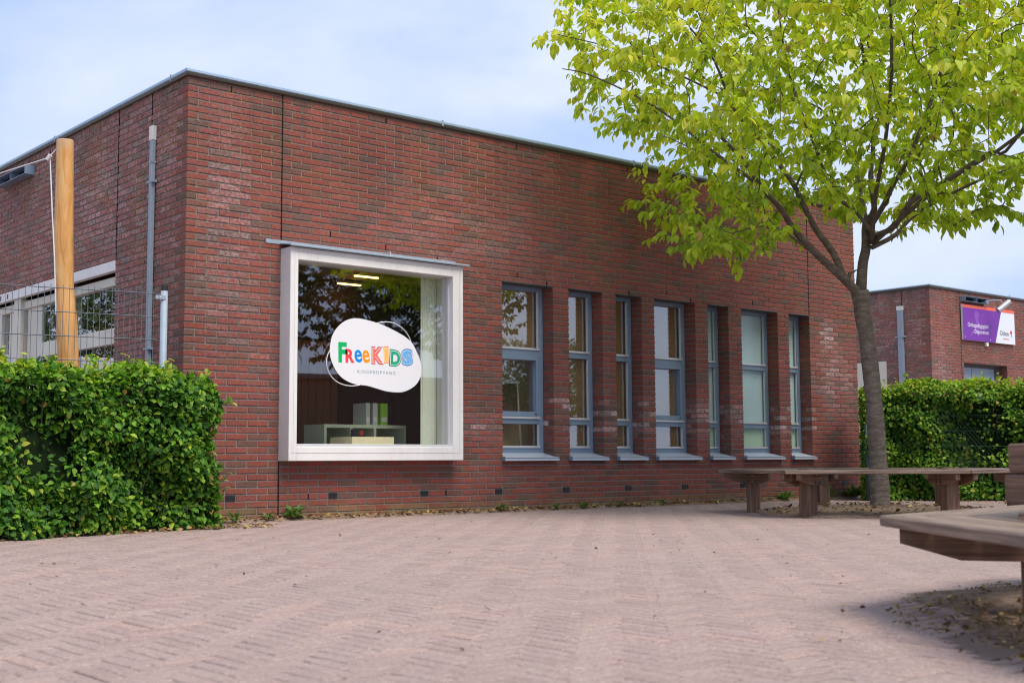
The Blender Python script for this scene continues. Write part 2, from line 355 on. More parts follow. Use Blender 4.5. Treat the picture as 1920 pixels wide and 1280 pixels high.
def soil_mat():
    k = NM('soil', 0.97, 0.2); P = k.pos()
    c = k.ramp(k.noise(P, 18, 7, 0.7), [(0.3, (0.14, 0.098, 0.072)), (0.5, (0.26, 0.18, 0.13)), (0.7, (0.38, 0.29, 0.23))]); k.col(c).bump(k.noise(P, 60, 6, 0.7), 0.9, 0.02); return k.m
SOIL = soil_mat()

# ------------------------------------------------------------------ brick walls
CH = 0.0625; PT = 0.22; ZT = 4.10
def brick_shape(wd, h, d, rng, sides=(0, 0)):
    """local (u, n, z) verts: front face at n=0, body to -d, chamfered front edge"""
    j = lambda a=0.0012: rng.uniform(-a, a)
    c = 0.0028; fo = rng.uniform(-0.002, 0.0015)
    fr = [(c+j(), fo+j(.0008), c+j()), (wd-c+j(), fo+j(.0008), c+j()), (wd-c+j(), fo+j(.0008), h-c+j()), (c+j(), fo+j(.0008), h-c+j())]
    md = [(j(), -0.003, j()), (wd+j(), -0.003, j()), (wd+j(), -0.003, h+j()), (j(), -0.003, h+j())]
    bk = [(0, -d, 0), (wd, -d, 0), (wd, -d, h), (0, -d, h)]
    f = [(0, 1, 2, 3)]
    for a in range(4):
        b = (a+1) % 4; f.append((a, 4+a, 4+b, b)); f.append((4+a, 8+a, 8+b, 4+b))
    return fr+md+bk, f
def brick_wall(prefix_parent, org, U, Nn, start, end, zrow0, ztop, openings, breaks, effl, corner=False, rot=0.0, single=None, holes=(), far=False, shift=0):
    """bricks on a plane. org world pt of u=0,z=0; U along, Nn outward. returns list of bricks"""
    U = np.array(U, float); Nn = np.array(Nn, float); org = np.array(org, float)
    rng = random.Random(int(abs(org[0]*31+org[1]*17)*10)+5)
    out = []
    nrow = int(math.ceil(ztop/CH))
    for r in range(nrow):
        z0 = r*CH; z1 = min(z0+0.0488, ztop)
        if z1-z0 < 0.012: continue
        idx = 66-r; even = (idx % 2 == 0) != bool(shift)
        segs = []
        if corner: # side return wall: starts behind the corner brick
            u = 0.11 if even else 0.22
        else: u = 0.0
        first = not corner
        while u < end-0.02:
            if first and not even: nx = u+0.11
            else: nx = u+0.22
            first = False; segs.append([u, min(nx-0.0125, end)]); u = nx
        # cut at breaks
        cut = []
        for a, b in segs:
            pts = [a, b]
            for k in breaks:
                if a+0.03 < k < b-0.03: pts = [a, k-0.005, k+0.005, b]
            for i in range(0, len(pts), 2): cut.append((pts[i], pts[i+1]))
        for a, b in cut:
            parts = [(a, b)]
            for (x0, x1, y0, y1) in openings:
                if z0+0.02 > y0 and z0+0.03 < y1:
                    nxt = []
                    for (p, q) in parts:
                        if q <= x0 or p >= x1: nxt.append((p, q)); continue
                        if p < x0: nxt.append((p, x0))
                        if q > x1: nxt.append((x1, q))
                    parts = nxt
            for (p, q) in parts:
                if q-p < 0.03: continue
                for (x0, x1, y0, y1) in openings:
                    if z0+0.02 > y0 and z0+0.03 < y1:
                        if 0 < p-x1 < 0.05: p = x1
                        if 0 < x0-q < 0.05: q = x0
                hole = False
                for (hx, hr) in holes:
                    if r == hr and p-0.02 < hx < q+0.01:
                        hole = True
                        if hx-0.01-p > 0.04: out.append((p, z0, hx-0.01, z1, r))
                        if q-(hx+0.10+0.01) > 0.04: out.append((hx+0.11, z0, q, z1, r))
                if not hole: out.append((p, z0, q, z1, r))
    bricks = []
    for (p, z0, q, z1, r) in out:
        j = rng.uniform(-0.0012, 0.0012); d = 0.10
        edge = False
        for (x0, x1, y0, y1) in openings:
            if y0 < z0+0.03 < y1 and (abs(q-x0) < 0.004 or abs(p-x1) < 0.004): edge = True
        if edge: d = 0.092 if (r % 2) else 0.182
        bricks.append((p+j, z0+rng.uniform(-.001, .001)+0.005, q+j, z1+0.005, d, r))
        if edge and d < 0.1: # return brick deeper in the reveal
            for (x0, x1, y0, y1) in openings:
                if y0 < z0+0.03 < y1:
                    if abs(q-x0) < 0.004: bricks.append((x0-0.06, z0+0.005, q+j*0.5, z1+0.005, -0.182, r))
                    if abs(p-x1) < 0.004: bricks.append((p+j*0.5, z0+0.005, x1+0.06, z1+0.005, -0.182, r))
    return bricks, rng
def emit_bricks(parent, porg, bricks, rng, org, U, Nn, effl, nsingle, rank, rz, mb):
    U = np.array(U, float); Nn = np.array(Nn, float); org = np.array(org, float); Z = np.array([0, 0, 1.0])
    data = []
    for b in bricks:
        p, z0, q, z1, d, r = b
        cu, cz = (p+q)/2, (z0+z1)/2
        tone = rng.random(); 
        if q-p < 0.13 and rng.random() < 0.35: tone *= 0.25
        col = (tone, rng.random(), max(0.0, min(1.0, effl(cu, cz, rng))))
        data.append((b, col))
    order = sorted(range(len(data)), key=lambda i: rank(data[i][0])) if nsingle else []
    singles = set(order[:nsingle])
    cache = {}
    for i, (b, col) in enumerate(data):
        p, z0, q, z1, d, r = b
        back = 0.0
        if d < 0: back = 0.102; d = 0.182-0.102
        if i in singles:
            key = (round(q-p, 2), round(z1-z0, 2), round(d, 2), rng.randrange(4))
            if key not in cache:
                v, f = brick_shape(key[0], z1-z0, d, rng)
                me = bpy.data.meshes.new('brick'); me.from_pydata([tuple(U*a+Nn*n+Z*c) for a, n, c in v], [], f); me.materials.append(BRICK_O)
                import bmesh
                bb = bmesh.new(); bb.from_mesh(me); bmesh.ops.recalc_face_normals(bb, faces=bb.faces)
                bb.to_mesh(me); bb.free()
                cache[key] = me
            wp = org+U*p+Nn*(-back+rng.uniform(-.001, .001))+Z*z0
            o = link('brick', cache[key], parent, tuple(wp-np.array(porg))); o['bc'] = [float(x) for x in col]
        else:
            v, f = brick_shape(q-p, z1-z0, d, rng)
            mb.add([org+U*(p+a)+Nn*(n-back)+Z*(z0+c) for a, n, c in v], f, col)
def mortar_slab(mb, org, U, Nn, u0, u1, z0, z1, openings, n0=-0.007, n1=-0.18):
    U = np.array(U, float); Nn = np.array(Nn, float); org = np.array(org, float); Z = np.array([0, 0, 1.0])
    e = 0.006
    op = [(a-e, b+e, c-e, d+e) for a, b, c, d in openings]
    us = sorted({u0, u1, *[x for o in op for x in o[:2] if u0 < x < u1]}); zs = sorted({z0, z1, *[x for o in op for x in o[2:] if z0 < x < z1]})
    for a, b in zip(us[:-1], us[1:]):
        run = None
        for c, d in zip(zs[:-1], zs[1:]):
            mu, mz = (a+b)/2, (c+d)/2
            if any(o[0] < mu < o[1] and o[2] < mz < o[3] for o in op): continue
            mb.obox(org+U*a+Nn*n0+Z*c, U*(b-a), Nn*(n1-n0), Z*(d-c))

# ================================================================== GROUND
pave = MB(); pave.add([(-400, -400, -0.0055), (400, -400, -0.0055), (400, 400, -0.0055), (-400, 400, -0.0055)], [(0, 1, 2, 3)])
# hole-free sheet; the laid pavers stand on it
GROUND = pave.build('ground', SAND); tag(GROUND, kind='structure')
PX0, PY0 = -4.4, -9.7
wst = 0.0667; nn = 3
def paver_list():
    L_ = []
    C2 = CAM[:2]
    for i in range(0, 270):
        for j in range(0, 160):
            x = PX0+i*wst; y = PY0+j*wst
            if (i-j) % 6 == 0: bx = (x, y, x+3*wst, y+wst, 0)
            elif (j-i-1) % 6 == 0: bx = (x, y, x+wst, y+3*wst, 1)
            else: continue
            cx, cy = (bx[0]+bx[2])/2, (bx[1]+bx[3])/2
            d = (np.array([cx, cy])-C2); dep = d@FH; X = d@RH
            if dep < 2.95 or abs(X) > dep*0.415+0.35: continue
            if cy > 0.03-0.02 and cx > -0.1 and cx < 10.4: continue
            if cx < 0.4 and cy > -0.95: continue
            if cx > 9.6 and cy > -0.3: continue
            if dep > 17.5: continue
            L_.append((dep, bx))
    return L_
PL = paver_list(); PL.sort(key=lambda t: t[0])
rngp = random.Random(3)
pav = tag(empty('paving', (0, 0, 0)), kind='structure')
soils = [(6.04, -3.16, 1.18)]          # soil circles left open in the paving
NB_C = CAM[:2]+RH*3.14+FH*3.92
soils.append((NB_C[0], NB_C[1], 1.72))
def paver_shape(wx, wy, rng, top=0.0):
    g = 0.0036; c = 0.0045
    x0, x1, y0, y1 = g, wx-g, g, wy-g
    tz = [top+rng.uniform(-.0010, .0008) for _ in range(4)]
    T = [(x0+c, y0+c), (x1-c, y0+c), (x1-c, y1-c), (x0+c, y1-c)]; B = [(x0, y0), (x1, y0), (x1, y1), (x0, y1)]
    v = [(a, b, z) for (a, b), z in zip(T, tz)]+[(a, b, -0.0035+top) for a, b in B]+[(a, b, -0.013) for a, b in B]
    f = [(0, 1, 2, 3)]
    for a in range(4):
        b = (a+1) % 4; f.append((a, 4+a, 4+b, b)); f.append((4+a, 8+a, 8+b, 4+b))
    return v, f
pm = {}; mbp = MB(); cnt = 0
for dep, bx in PL:
    cx, cy = (bx[0]+bx[2])/2, (bx[1]+bx[3])/2
    if any((cx-a)**2+(cy-b)**2 < (r*(1+0.06*math.sin(5*math.atan2(cy-b, cx-a)+1)))**2 for a, b, r in soils): continue
    col = (rngp.random(), rngp.random(), rngp.random())
    hz = 0.003*math.sin(cx*2.1)*math.sin(cy*1.7)+rngp.uniform(-.0012, .0010)
    if cnt < 300:
        key = (bx[4], rngp.randrange(6))
        if key not in pm:
            v, f = paver_shape(bx[2]-bx[0], bx[3]-bx[1], rngp); me = bpy.data.meshes.new('paver'); me.from_pydata(v, [], f); me.materials.append(PAV_O); pm[key] = me
        o = link('paver', pm[key], pav, (bx[0], bx[1], hz)); o['bc'] = list(col); cnt += 1
    else:
        v, f = paver_shape(bx[2]-bx[0], bx[3]-bx[1], rngp)
        mbp.add([(a+bx[0], b+bx[1], c+hz) for a, b, c in v], f, col)
tag(mbp.build('pavers', PAV_J, pav), kind='stuff')
fp = MB()
for (a, b, c, d) in ((-400, -400, PX0, 400), (PX0, -400, 400, PY0), (13.6, PY0, 400, 400)):
    fp.add([(a, b, -0.0035), (c, b, -0.0035), (c, d, -0.0035), (a, d, -0.0035)], [(0, 1, 2, 3)])
tag(fp.build('distant_paving', FARP), kind='structure')

def patch(name, cx, cy, r, h, seed, mat=SOIL, parent=None):
    rng = random.Random(seed); mb = MB(); nr, na = 9, 40; v = [(cx, cy, h)]; f = []
    ph = [rng.uniform(0, 6) for _ in range(4)]
    for i in range(1, nr+1):
        t = i/nr
        for k in range(na):
            th = 2*PI*k/na; R_ = r*t*(1+0.10*math.sin(3*th+ph[0])+0.05*math.sin(7*th+ph[1]))
            z = h*(1-t**2)+(rng.uniform(-.012, .014) if t < 0.95 else 0)-0.017*(t > 0.95)+0.004
            v.append((cx+R_*math.cos(th), cy+R_*math.sin(th), z))
    for k in range(na): f.append((0, 1+k, 1+(k+1) % na))
    for i in range(nr-1):
        for k in range(na): f.append((1+i*na+k, 1+(i+1)*na+k, 1+(i+1)*na+(k+1) % na, 1+i*na+(k+1) % na))
    mb.add(v, f); return mb.build(name, mat, parent, smooth=True)
tag(patch('soil', 6.04, -3.16, 1.28, 0.075, 5), kind='structure')
tag(patch('soil', NB_C[0], NB_C[1], 1.85, 0.03, 9), kind='structure')
# soil strip along the facade foot
st = MB(); rngs = random.Random(12); v = []; f = []
for i in range(101):
    x = -0.3+i*0.107; yy = -0.10-rngs.random()*0.05-0.08*max(0, 1-i/30); zz = 0.018+rngs.random()*0.016
    v += [(x, 0.004, zz+0.006), (x, yy*0.5, zz), (x, yy, -0.008)]
    if i: b = 3*i; f += [(b-3, b, b+1, b-2), (b-2, b+1, b+2, b-1)]
st.add(v, f); tag(st.build('soil', SOIL), kind='structure')

# ================================================================== MAIN BUILDING
LX = 10.33; BD = 9.0
RECX = [(3.74, 4.49), (4.73, 5.27), (5.49, 5.93), (6.15, 6.89), (7.13, 7.53), (7.79, 8.54), (8.78, 9.235)]
ZB, ZO = 0.5625, 2.505
FX0, FX1, FZ0, FZ1 = 0.985, 3.055, 0.554, 2.575
ops_main = [(a, b, ZB, ZO) for a, b in RECX]+[(1.04, 3.0, 0.61, 2.52)]
ops_left = [(1.545, 8.0, 0.9, 2.565)]
JB = [0.985, 9.235]
VENTX = [0.44, 1.54, 2.64, 3.63, 4.62, 5.61, 6.60, 7.70, 8.80, 9.90]
school = empty('school_building', (0, 0, 0), 0, 'long flat-roofed red brick school wing with white display window and seven narrow recessed windows', 'building')
def g2(u, z, cu, cz, su, sz): return math.exp(-((u-cu)/su)**2-((z-cz)/sz)**2)
def effl_main(u, z, rng):
    e = 0.03+0.05*rng.random()
    e += 0.48*g2(u, z, 0.42, 2.9, 0.24, 0.8)*rng.random()**.7
    e += 0.25*g2(u, z, 3.4, 2.9, 1.2, 0.5)*rng.random()
    e += 0.3*g2(u, z, 0.6, 1.9, 0.5, 0.5)*(rng.random()**2)
    if 4.3 < u < 9.3: e += 1.1*g2(u, z, u, 1.05, 1, 0.20)*(rng.random()**2.2)
    e += 0.85*g2(u, z, 9.64, 2.25, 0.13, 0.17)+0.65*g2(u, z, 9.8, 1.6, 0.42, 0.38)*rng.random()
    e += 0.6*g2(u, z, 3.45, 0.95, 0.3, 0.12)*(rng.random()**1.5)
    return e
def effl_sky_left(u, z, rng): return 0.19+0.36*rng.random()*(0.35+0.65*g2(u, z, 2.0, 3.2, 2.5, 1.3))  # salt bloom, raised to paint sky light on the west-facing bricks too
mbj = MB()
bm_, rg = brick_wall(None, (0, 0, 0), (1, 0, 0), (0, -1, 0), 0, LX, 0, ZT, ops_main, JB, None, holes=[(x, 3) for x in VENTX])
# corner bricks return round the west corner
bm2 = []
for b in bm_:
    p, z0, q, z1, d, r = b
    if abs(p) < 0.01: d = 0.21 if q-p < 0.15 else 0.10
    bm2.append((p, z0, q, z1, d, r))
vis = lambda b: (0 if (0.0 <= b[0] < 4.0 and b[1] > 0.9 and b[2]-b[0] > 0.15 and not (b[0] < 0.35 and b[1] < 1.35)) else 100)+b[0]+abs(b[1]-2.2)*0.35
emit_bricks(school, (0, 0, 0), bm2, rg, (0, 0, 0), (1, 0, 0), (0, -1, 0), effl_main, 300, vis, 0, mbj)
bl_, rg2 = brick_wall(None, (0, 0, 0), (0, 1, 0), (-1, 0, 0), 0, 6.6, 0, ZT, ops_left, [0.77, 1.545], None, corner=True)
emit_bricks(school, (0, 0, 0), bl_, rg2, (0, 0, 0), (0, 1, 0), (-1, 0, 0), effl_sky_left, 0, vis, 0, mbj)
tag(mbj.build('brickwork', BRICK_J, school), kind='stuff')
mm = MB(); mortar_slab(mm, (0, 0, 0), (1, 0, 0), (0, -1, 0), 0.0055, LX-0.004, -0.1, ZT+0.02, ops_main)
mortar_slab(mm, (0, 0, 0), (0, 1, 0), (-1, 0, 0), 0.1801, BD, -0.1, ZT+0.02, ops_left)
mm.box(LX-0.18, 0.1801, -0.1, LX-0.005, BD, ZT+0.02); mm.box(0.18, BD-0.2, -0.1, LX-0.18, BD, ZT+0.02)
mm.build('mortar_wall', MORTAR, school)
# dark movement joints
def strip(x, z0, z1, y=-0.001, wd=0.011): b = MB(); b.box(x-wd/2, y, z0, x+wd/2, 0.02, z1); return b
for x, z0, z1 in ((0.985, 0.0, 0.55), (0.985, 2.62, ZT-0.01), (9.235, ZO, ZT-0.01)):
    strip(x, z0, z1).build('movement_joint', DARK, school)
b = MB(); b.box(-0.001, 1.54-.006, 2.57, 0.02, 1.54+.006, ZT-.01); b.build('movement_joint', DARK, school)
b = MB(); b.box(-0.001, .765-.006, 3.5, 0.02, .765+.006, ZT-.01); b.build('movement_joint', DARK, school)
# weep slots
for x, r in ((0.44, 64), (2.2, 64), (3.96, 64), (5.72, 64), (1.54, 44), (2.2, 43), (2.86, 42), (3.96, 41), (4.40, 40), (5.06, 41), (5.72, 40), (6.38, 41), (6.82, 40), (8.03, 41), (1.315, 3), (2.97, 3)):
    z = r*CH+0.005; b = MB(); b.box(x-0.0105, -0.0012, z, x+0.0015, 0.02, z+0.052); b.build('weep_slot', DARK, school)
# air vents
for x in VENTX:
    z = 3*CH+0.004; b = MB(); b.box(x, -0.001, z, x+0.098, 0.006, z+0.053); o = b.build('air_vent', BLACK, school)
    s_ = MB()
    for k in range(4): s_.box(x+0.006, -0.004, z+0.008+k*0.012, x+0.092, -0.0012, z+0.012+k*0.012)
    s_.build('vent_slats', plain('vent_slat', (0.03, 0.035, 0.04), 0.5) if x == VENTX[0] else bpy.data.materials['vent_slat'], o)
# coping
def coping_profile(a, b, nrm, mb, seg=0):
    """a,b wall-top points (xy), nrm outward xy"""
    a = np.array(a, float); b = np.array(b, float); n = np.array(nrm, float)
    prof = [(-0.25, 4.105), (-0.25, 4.150), (0.012, 4.150), (0.028, 4.144), (0.036, 4.132), (0.037, 4.112), (0.030, 4.090), (0.024, 4.078), (0.003, 4.078), (0.002, 4.105)]
    v = []; f = []; k = len(prof)
    for p_, ex in ((a, 0), (b, 1)):
        for o_, z in prof: v.append((p_[0]+n[0]*o_, p_[1]+n[1]*o_, z))
    return v, f, k, prof
def coping_run(parent, P0, P1, nrm, m0, m1, zoff=0.0, lens=2.9, porg=(0, 0, 0)):
    P0 = np.array(P0, float); P1 = np.array(P1, float); n = np.array(nrm, float); T = (P1-P0); Ln = np.linalg.norm(T); T /= Ln
    prof = [(-0.25, 4.105), (-0.25, 4.150), (0.012, 4.150), (0.028, 4.144), (0.036, 4.132), (0.037, 4.112), (0.030, 4.090), (0.024, 4.078), (0.003, 4.078), (0.002, 4.105)]
    t = 0.0; 
    while t < Ln-0.01:
        t2 = min(t+lens, Ln)
        mb = MB(); v = []; k = len(prof)
        for tt, mt in ((t+0.001, m0 if t == 0 else 0), (t2-0.003, m1 if t2 == Ln else 0)):
            for o_, z in prof:
                sh = o_*mt*(-1 if tt < t2-0.01 else 1)
                q = P0+T*(tt+sh)+n*o_; v.append((q[0], q[1], z+zoff))
        f = [tuple(range(k)), tuple(reversed(range(k, 2*k)))]+[(i, (i+1) % k, k+(i+1) % k, k+i) for i in range(k)]
        mb.add(v, f); mb.build('coping', COPING, parent, porg)
        if t2 < Ln:
            jb = MB(); jb.obox((*(P0+T*(t2-0.012)+n*0.0375), 4.088), (*(T*0.02), 0), (*(-n*0.02), 0), (0, 0, 0.062)); jb.build('coping_joint', GALV, parent, porg)
        t = t2
coping_run(school, (0, 0), (LX, 0), (0, -1), 1, 1)
coping_run(school, (0, BD), (0, 0), (-1, 0), 1, 1)
b = MB(); b.box(0.2, 0.2, 3.9, LX-0.2, BD-0.2, 4.0); b.build('roof', SOFFIT, school)

BACKING = plain('tan_backing', (0.34, 0.215, 0.095), 0.8, 0.2, 0, .15, 1.5)  # added tan panels behind the glass that catch daylight for a warm interior
# ---- recessed windows
def bar(mb, x0, x1, z0, z1, y0, y1): mb.box(x0, y0, z0, x1, y1, z1, 0.003)
for i, (a, c) in enumerate(RECX):
    m = MB(); y0, y1 = 0.180, 0.245; fw = 0.058
    bar(m, a, a+fw, 0.62, ZO, y0, y1); bar(m, c-fw, c, 0.62, ZO, y0, y1)
    for z0, z1 in ((0.62, 0.69), (0.955, 1.015), (1.725, 1.79), (2.455, ZO)): bar(m, a+fw, c-fw, z0, z1, y0+0.001, y1)
    win = m.build('window', BLUE, school)
    fr = i >= 4; gm = FROST if fr else GLASS_SM
    inner = 0.0
    for k, (z0, z1) in enumerate(((0.69, 0.955), (1.015, 1.725), (1.79, 2.455))):
        e0, e1, g0, g1 = a+fw, c-fw, z0, z1
        if k == 1 and i in (0, 3):
            sm = MB(); s_ = 0.055; bar(sm, e0, e0+s_, z0, z1, y0-0.012, y1-.01); bar(sm, e1-s_, e1, z0, z1, y0-0.012, y1-.01)
            bar(sm, e0+s_, e1-s_, z0+.022, z0+.022+s_, y0-0.011, y1-.01); bar(sm, e0+s_, e1-s_, z1-s_, z1, y0-0.011, y1-.01)
            so = sm.build('sash', BLUE, win); hb = MB(); hb.box(e1-0.075, y0-0.02, z0+0.045, e1-0.06, y0-0.0125, z0+0.057); hb.build('drain_cap', BLACK, win)
            bd = MB(); bd.box(e0, y0-0.018, z0-.004, e1, y0+0.02, z0+0.020, 0.003); bd.build('glazing_bead', BEAD, win)
            e0 += s_; e1 -= s_; g0 += s_+.022; g1 -= s_
        else:
            bd = MB(); bd.box(e0, y0-0.012, z0-.004, e1, y0+0.02, z0+0.022, 0.003); bd.build('glazing_bead', BEAD, win)
            sb = MB(); sb.box(e1-0.016, y0+0.012, z0+.024, e1-0.0005, y0+0.03, z1-.001); sb.build('glazing_bead', BEAD, win)
        g = MB(); gy = y0+0.050
        g.box(e0, gy, g0, e1, gy+0.006, g1); g.build('pane', gm, win)
    if i < 4:
        for z0, z1 in (((0.69, 0.955), (1.015, 1.725), (1.79, 2.455)) if i else ((1.79, 2.455),)):
            bl = MB(); bl.box(a+.02, y1+.012, z0-.02, c-.02, y1+.018, z1+.02); bl.build('backing_panel', BACKING, win)
    # sill
    s_ = MB(); x0, x1 = a+0.002, c+0.075
    x0 = a-0.0
    s_.add([(a+.002, 0.182, 0.632), (c-.002, 0.182, 0.632), (c-.002, -0.001, 0.592), (a+.002, -0.001, 0.592), (a+.002, 0.182, 0.622), (c-.002, 0.182, 0.622), (c-.002, -0.001, 0.582), (a+.002, -0.001, 0.582)],
           [(0, 1, 2, 3), (7, 6, 5, 4), (0, 4, 5, 1), (1, 5, 6, 2), (2, 6, 7, 3), (3, 7, 4, 0)])
    s_.box(a-0.018, -0.062, 0.545, c+0.018, -0.052, 0.578); 
    s_.add([(a-.018, -.002, .591), (c+.018, -.002, .591), (c+.018, -.062, .578), (a-.018, -.062, .578), (a-.018, -.002, .586), (c+.018, -.002, .586), (c+.018, -.062, .573), (a-.018, -.062, .573)],
           [(0, 1, 2, 3), (7, 6, 5, 4), (0, 4, 5, 1), (1, 5, 6, 2), (2, 6, 7, 3), (3, 7, 4, 0)])
    s_.build('sill', SILVER, win)
    ec = MB(); ec.box(a-0.021, -0.0625, 0.543, a-0.0185, -0.0015, 0.593); ec.box(c+0.0185, -0.0625, 0.543, c+0.021, -0.0015, 0.593); ec.build('sill_end_cap', BLUE, win)
    sf = MB(); sf.box(a, 0.0, ZO-0.002, c, 0.18, ZO+0.01); sf.build('soffit', SOFFIT, win)

# ---- the white display window
m = MB(); Y0 = -0.18
m.box(FX0, Y0, FZ0, FX0+0.086, 0.10, FZ1, 0.004); m.box(FX1-0.135, Y0, FZ0, FX1, 0.10, FZ1, 0.004)
m.box(FX0+0.086, Y0+0.001, FZ0, FX1-0.135, 0.10, FZ0+0.135, 0.004); m.box(FX0+0.086, Y0+0.001, FZ1-0.118, FX1-0.135, 0.10, FZ1, 0.004)
dw = m.build('display_window', WHITE, school)
g = MB(); g.box(FX0+0.086, -0.085, FZ0+0.135, FX1-0.135, -0.078, FZ1-0.118); g.build('pane', GLASS_BIG, dw)
b = MB(); b.box(FX0+0.086, -0.115, FZ0+0.1345, FX1-0.135, -0.0855, FZ0+0.162, 0.003); b.build('glazing_bead', BEAD, dw)
b = MB(); b.box(FX1-0.150, -0.11, FZ0+0.163, FX1-0.1352, -0.0855, FZ1-0.1185); b.build('glazing_bead', BEAD, dw)
# fine groove lines where the frame boards meet
b = MB()
for z in (FZ0+0.075,): b.box(FX0+0.02, Y0-0.0012, z, FX1-0.02, Y0+0.002, z+0.0022)
b.box(FX0+0.045, Y0-0.0012, FZ0+0.08, FX0+0.0468, Y0+0.002, FZ1-0.04); b.box(FX0+0.045, Y0-0.0012, FZ1-0.045, FX1-0.04, Y0+0.002, FZ1-0.0432)
b.box(FX1-0.05, Y0-0.0012, FZ0+0.08, FX1-0.0482, Y0+0.002, FZ1-0.05); b.build('groove', plain('groove_grey', (0.42, 0.41, 0.41), .6), dw)
b = MB()
b.add([(FX0-.02, 0.0, 2.628), (FX1+.05, 0.0, 2.628), (FX1+.05, -.21, 2.592), (FX0-.02, -.21, 2.592), (FX0-.02, 0.0, 2.618), (FX1+.05, 0.0, 2.618), (FX1+.05, -.21, 2.584), (FX0-.02, -.21, 2.584)],
      [(0, 1, 2, 3), (7, 6, 5, 4), (0, 4, 5, 1), (1, 5, 6, 2), (2, 6, 7, 3), (3, 7, 4, 0)])
b.tube([(FX0-.025, -.212, 2.585), (FX1+.055, -.212, 2.585)], 0.012, 8)
b.box(FX0-0.17, -0.008, 2.615, FX1+.03, -0.001, 2.655); b.build('flashing', GALV, dw)
b = MB()
for x in (2.1,): b.box(x, -0.214, 2.59, x+0.012, -0.001, 2.632)
b.build('flashing_joint', BEAD, dw)

# ---- west windows
XW = 0.10
m = MB()
m.box(-0.004, 1.55, 2.455, 0.06, 4.43, 2.560, .004); wn = m.build('window', WHITE, school)
m = MB(); m.box(-0.004, 4.45, 2.455, 0.06, 7.9, 2.560, .004); m.build('head_board', WHITE, wn)
b = MB()
for y in (4.62, 4.86): b.box(-0.006, y, 2.48, -0.0045, y+.035, 2.535)
b.build('vent_slot', BLACK, wn)
m = MB()
m.box(XW-.03, 1.55, 2.33, XW+.06, 7.9, 2.42, .004); m.box(0.03, 4.30, 0.95, XW+.06, 4.51, 2.455, .004)
m.box(XW, 3.80, 0.95, XW+.05, 4.24, 2.33, .004); m.box(XW-.02, 1.55, 1.74, XW+.05, 3.8, 1.90, .004); m.box(XW-.02, 4.82, 1.74, XW+.05, 7.9, 1.84, .004); m.box(XW-.01, 4.51, 0.95, XW+.05, 4.82, 2.33, .004)
m.box(XW-.03, 5.04, 0.95, XW+.06, 5.20, 2.33, .004)
m.box(XW-.04, 1.55, 0.90, XW+.06, 7.9, 0.98, .004); m.build('frame', CREAM, wn)
g = MB(); g.box(XW+.01, 1.55, 1.90, XW+.016, 3.8, 2.33); g.build('pane', GLASS_SM, wn)
g = MB(); g.box(XW+.01, 1.55, 0.98, XW+.016, 3.8, 1.74); g.build('pane', GLASS_SM, wn)
g = MB(); g.box(XW+.012, 5.2, 0.98, XW+.018, 7.9, 2.33); g.build('pane', GLASS_SM, wn)
g = MB(); g.box(XW+.012, 4.82, 0.98, XW+.018, 5.04, 2.33); g.build('pane', GLASS_SM, wn)
b = MB(); b.box(-0.03, 1.545, 0.86, XW+.02, 7.95, 0.895); b.build('sill', GALV, wn)

# ---- interior shell
WALLP = plain('interior_tan', (0.80, 0.57, 0.30), 0.8); FLOORI = plain('interior_floor', (0.12, 0.10, 0.08), .5); DARKW = plain('interior_brown', (0.10, 0.055, 0.035), 0.7)
PALEW = plain('interior_pale', (0.5, 0.5, 0.46), 0.8)
b = MB(); b.box(0.2, 0.25, 0.02, LX-.2, BD-.2, 0.05); b.build('room_floor', FLOORI, school)
b = MB(); b.box(0.2, 0.25, 3.0, LX-.2, BD-.2, 3.04); b.build('room_ceiling', plain('ceiling_dark', (0.03, 0.035, 0.035), .8), school)
b = MB(); b.box(3.45, 0.25, 0.05, 3.55, .7, 3.0); b.box(3.55, .6, 0.05, LX-.2, .7, 3.0); b.build('partition_wall', WALLP, school)
b = MB(); b.box(0.2, 3.6, 0.05, LX-.2, 3.7, 3.0); b.build('back_wall', DARKW, school)
SLAT = plain('ceiling_slat_wood', (0.62, 0.36, 0.14), 0.7)
me = None
for k in range(7):
    if me is None:
        b = MB(); b.box(0.3, -0.09, 2.90, LX-.3, 0.09, 2.99); o = b.build('ceiling_slat', SLAT, school); me = o.data; o.location = (0, 1.0, 0)
    else: o = link('ceiling_slat', me, school, (0, 1.0+k*0.36, 0))
BO = MB()
for k in range(30):
    BO.box(0.6+k*0.11, 3.54, 0.05, 0.6+k*0.11+0.095, 3.599, 2.1)
BO.build('wall_boards', plain('brown_boards', (0.60, 0.30, 0.13), .6), school)

# ---- things inside the display window
def lampmat():
    m_ = bpy.data.materials.new('lamp_glow'); m_.use_nodes = True; p_ = m_.node_tree.nodes['Principled BSDF']
    p_.inputs['Emission Color'].default_value = (1.0, 0.45, 0.13, 1); p_.inputs['Emission Strength'].default_value = 6.0; p_.inputs['Base Color'].default_value = (.8, .6, .4, 1); return m_
LG = lampmat()
for (x, y, lb) in ((2.0, 2.2, 'upper left lit strip lamp under the classroom ceiling'), (3.7, 2.6, 'upper right lit strip lamp under the classroom ceiling'), (3.9, 3.3, 'lower right lit strip lamp under the classroom ceiling')):
    t = empty('ceiling_lamp', (x, y, 2.86), 0, lb, 'lamp', 'strip lamps in the classroom')
    b = MB(); b.box(x-.18, y-.03, 2.85, x+.18, y+.03, 2.88); b.build('housing', BEAD, t, (x, y, 2.86))
    b = MB(); b.box(x-.17, y-.022, 2.835, x+.17, y+.022, 2.849); b.build('diffuser', LG, t, (x, y, 2.86))
PLYW = plain('pale_plywood', (0.86, 0.76, 0.50), 0.6)
t = empty('wooden_box', (2.03, 0.15, 0.60), 0, 'pale plywood box on the inner ledge of the display window', 'box')
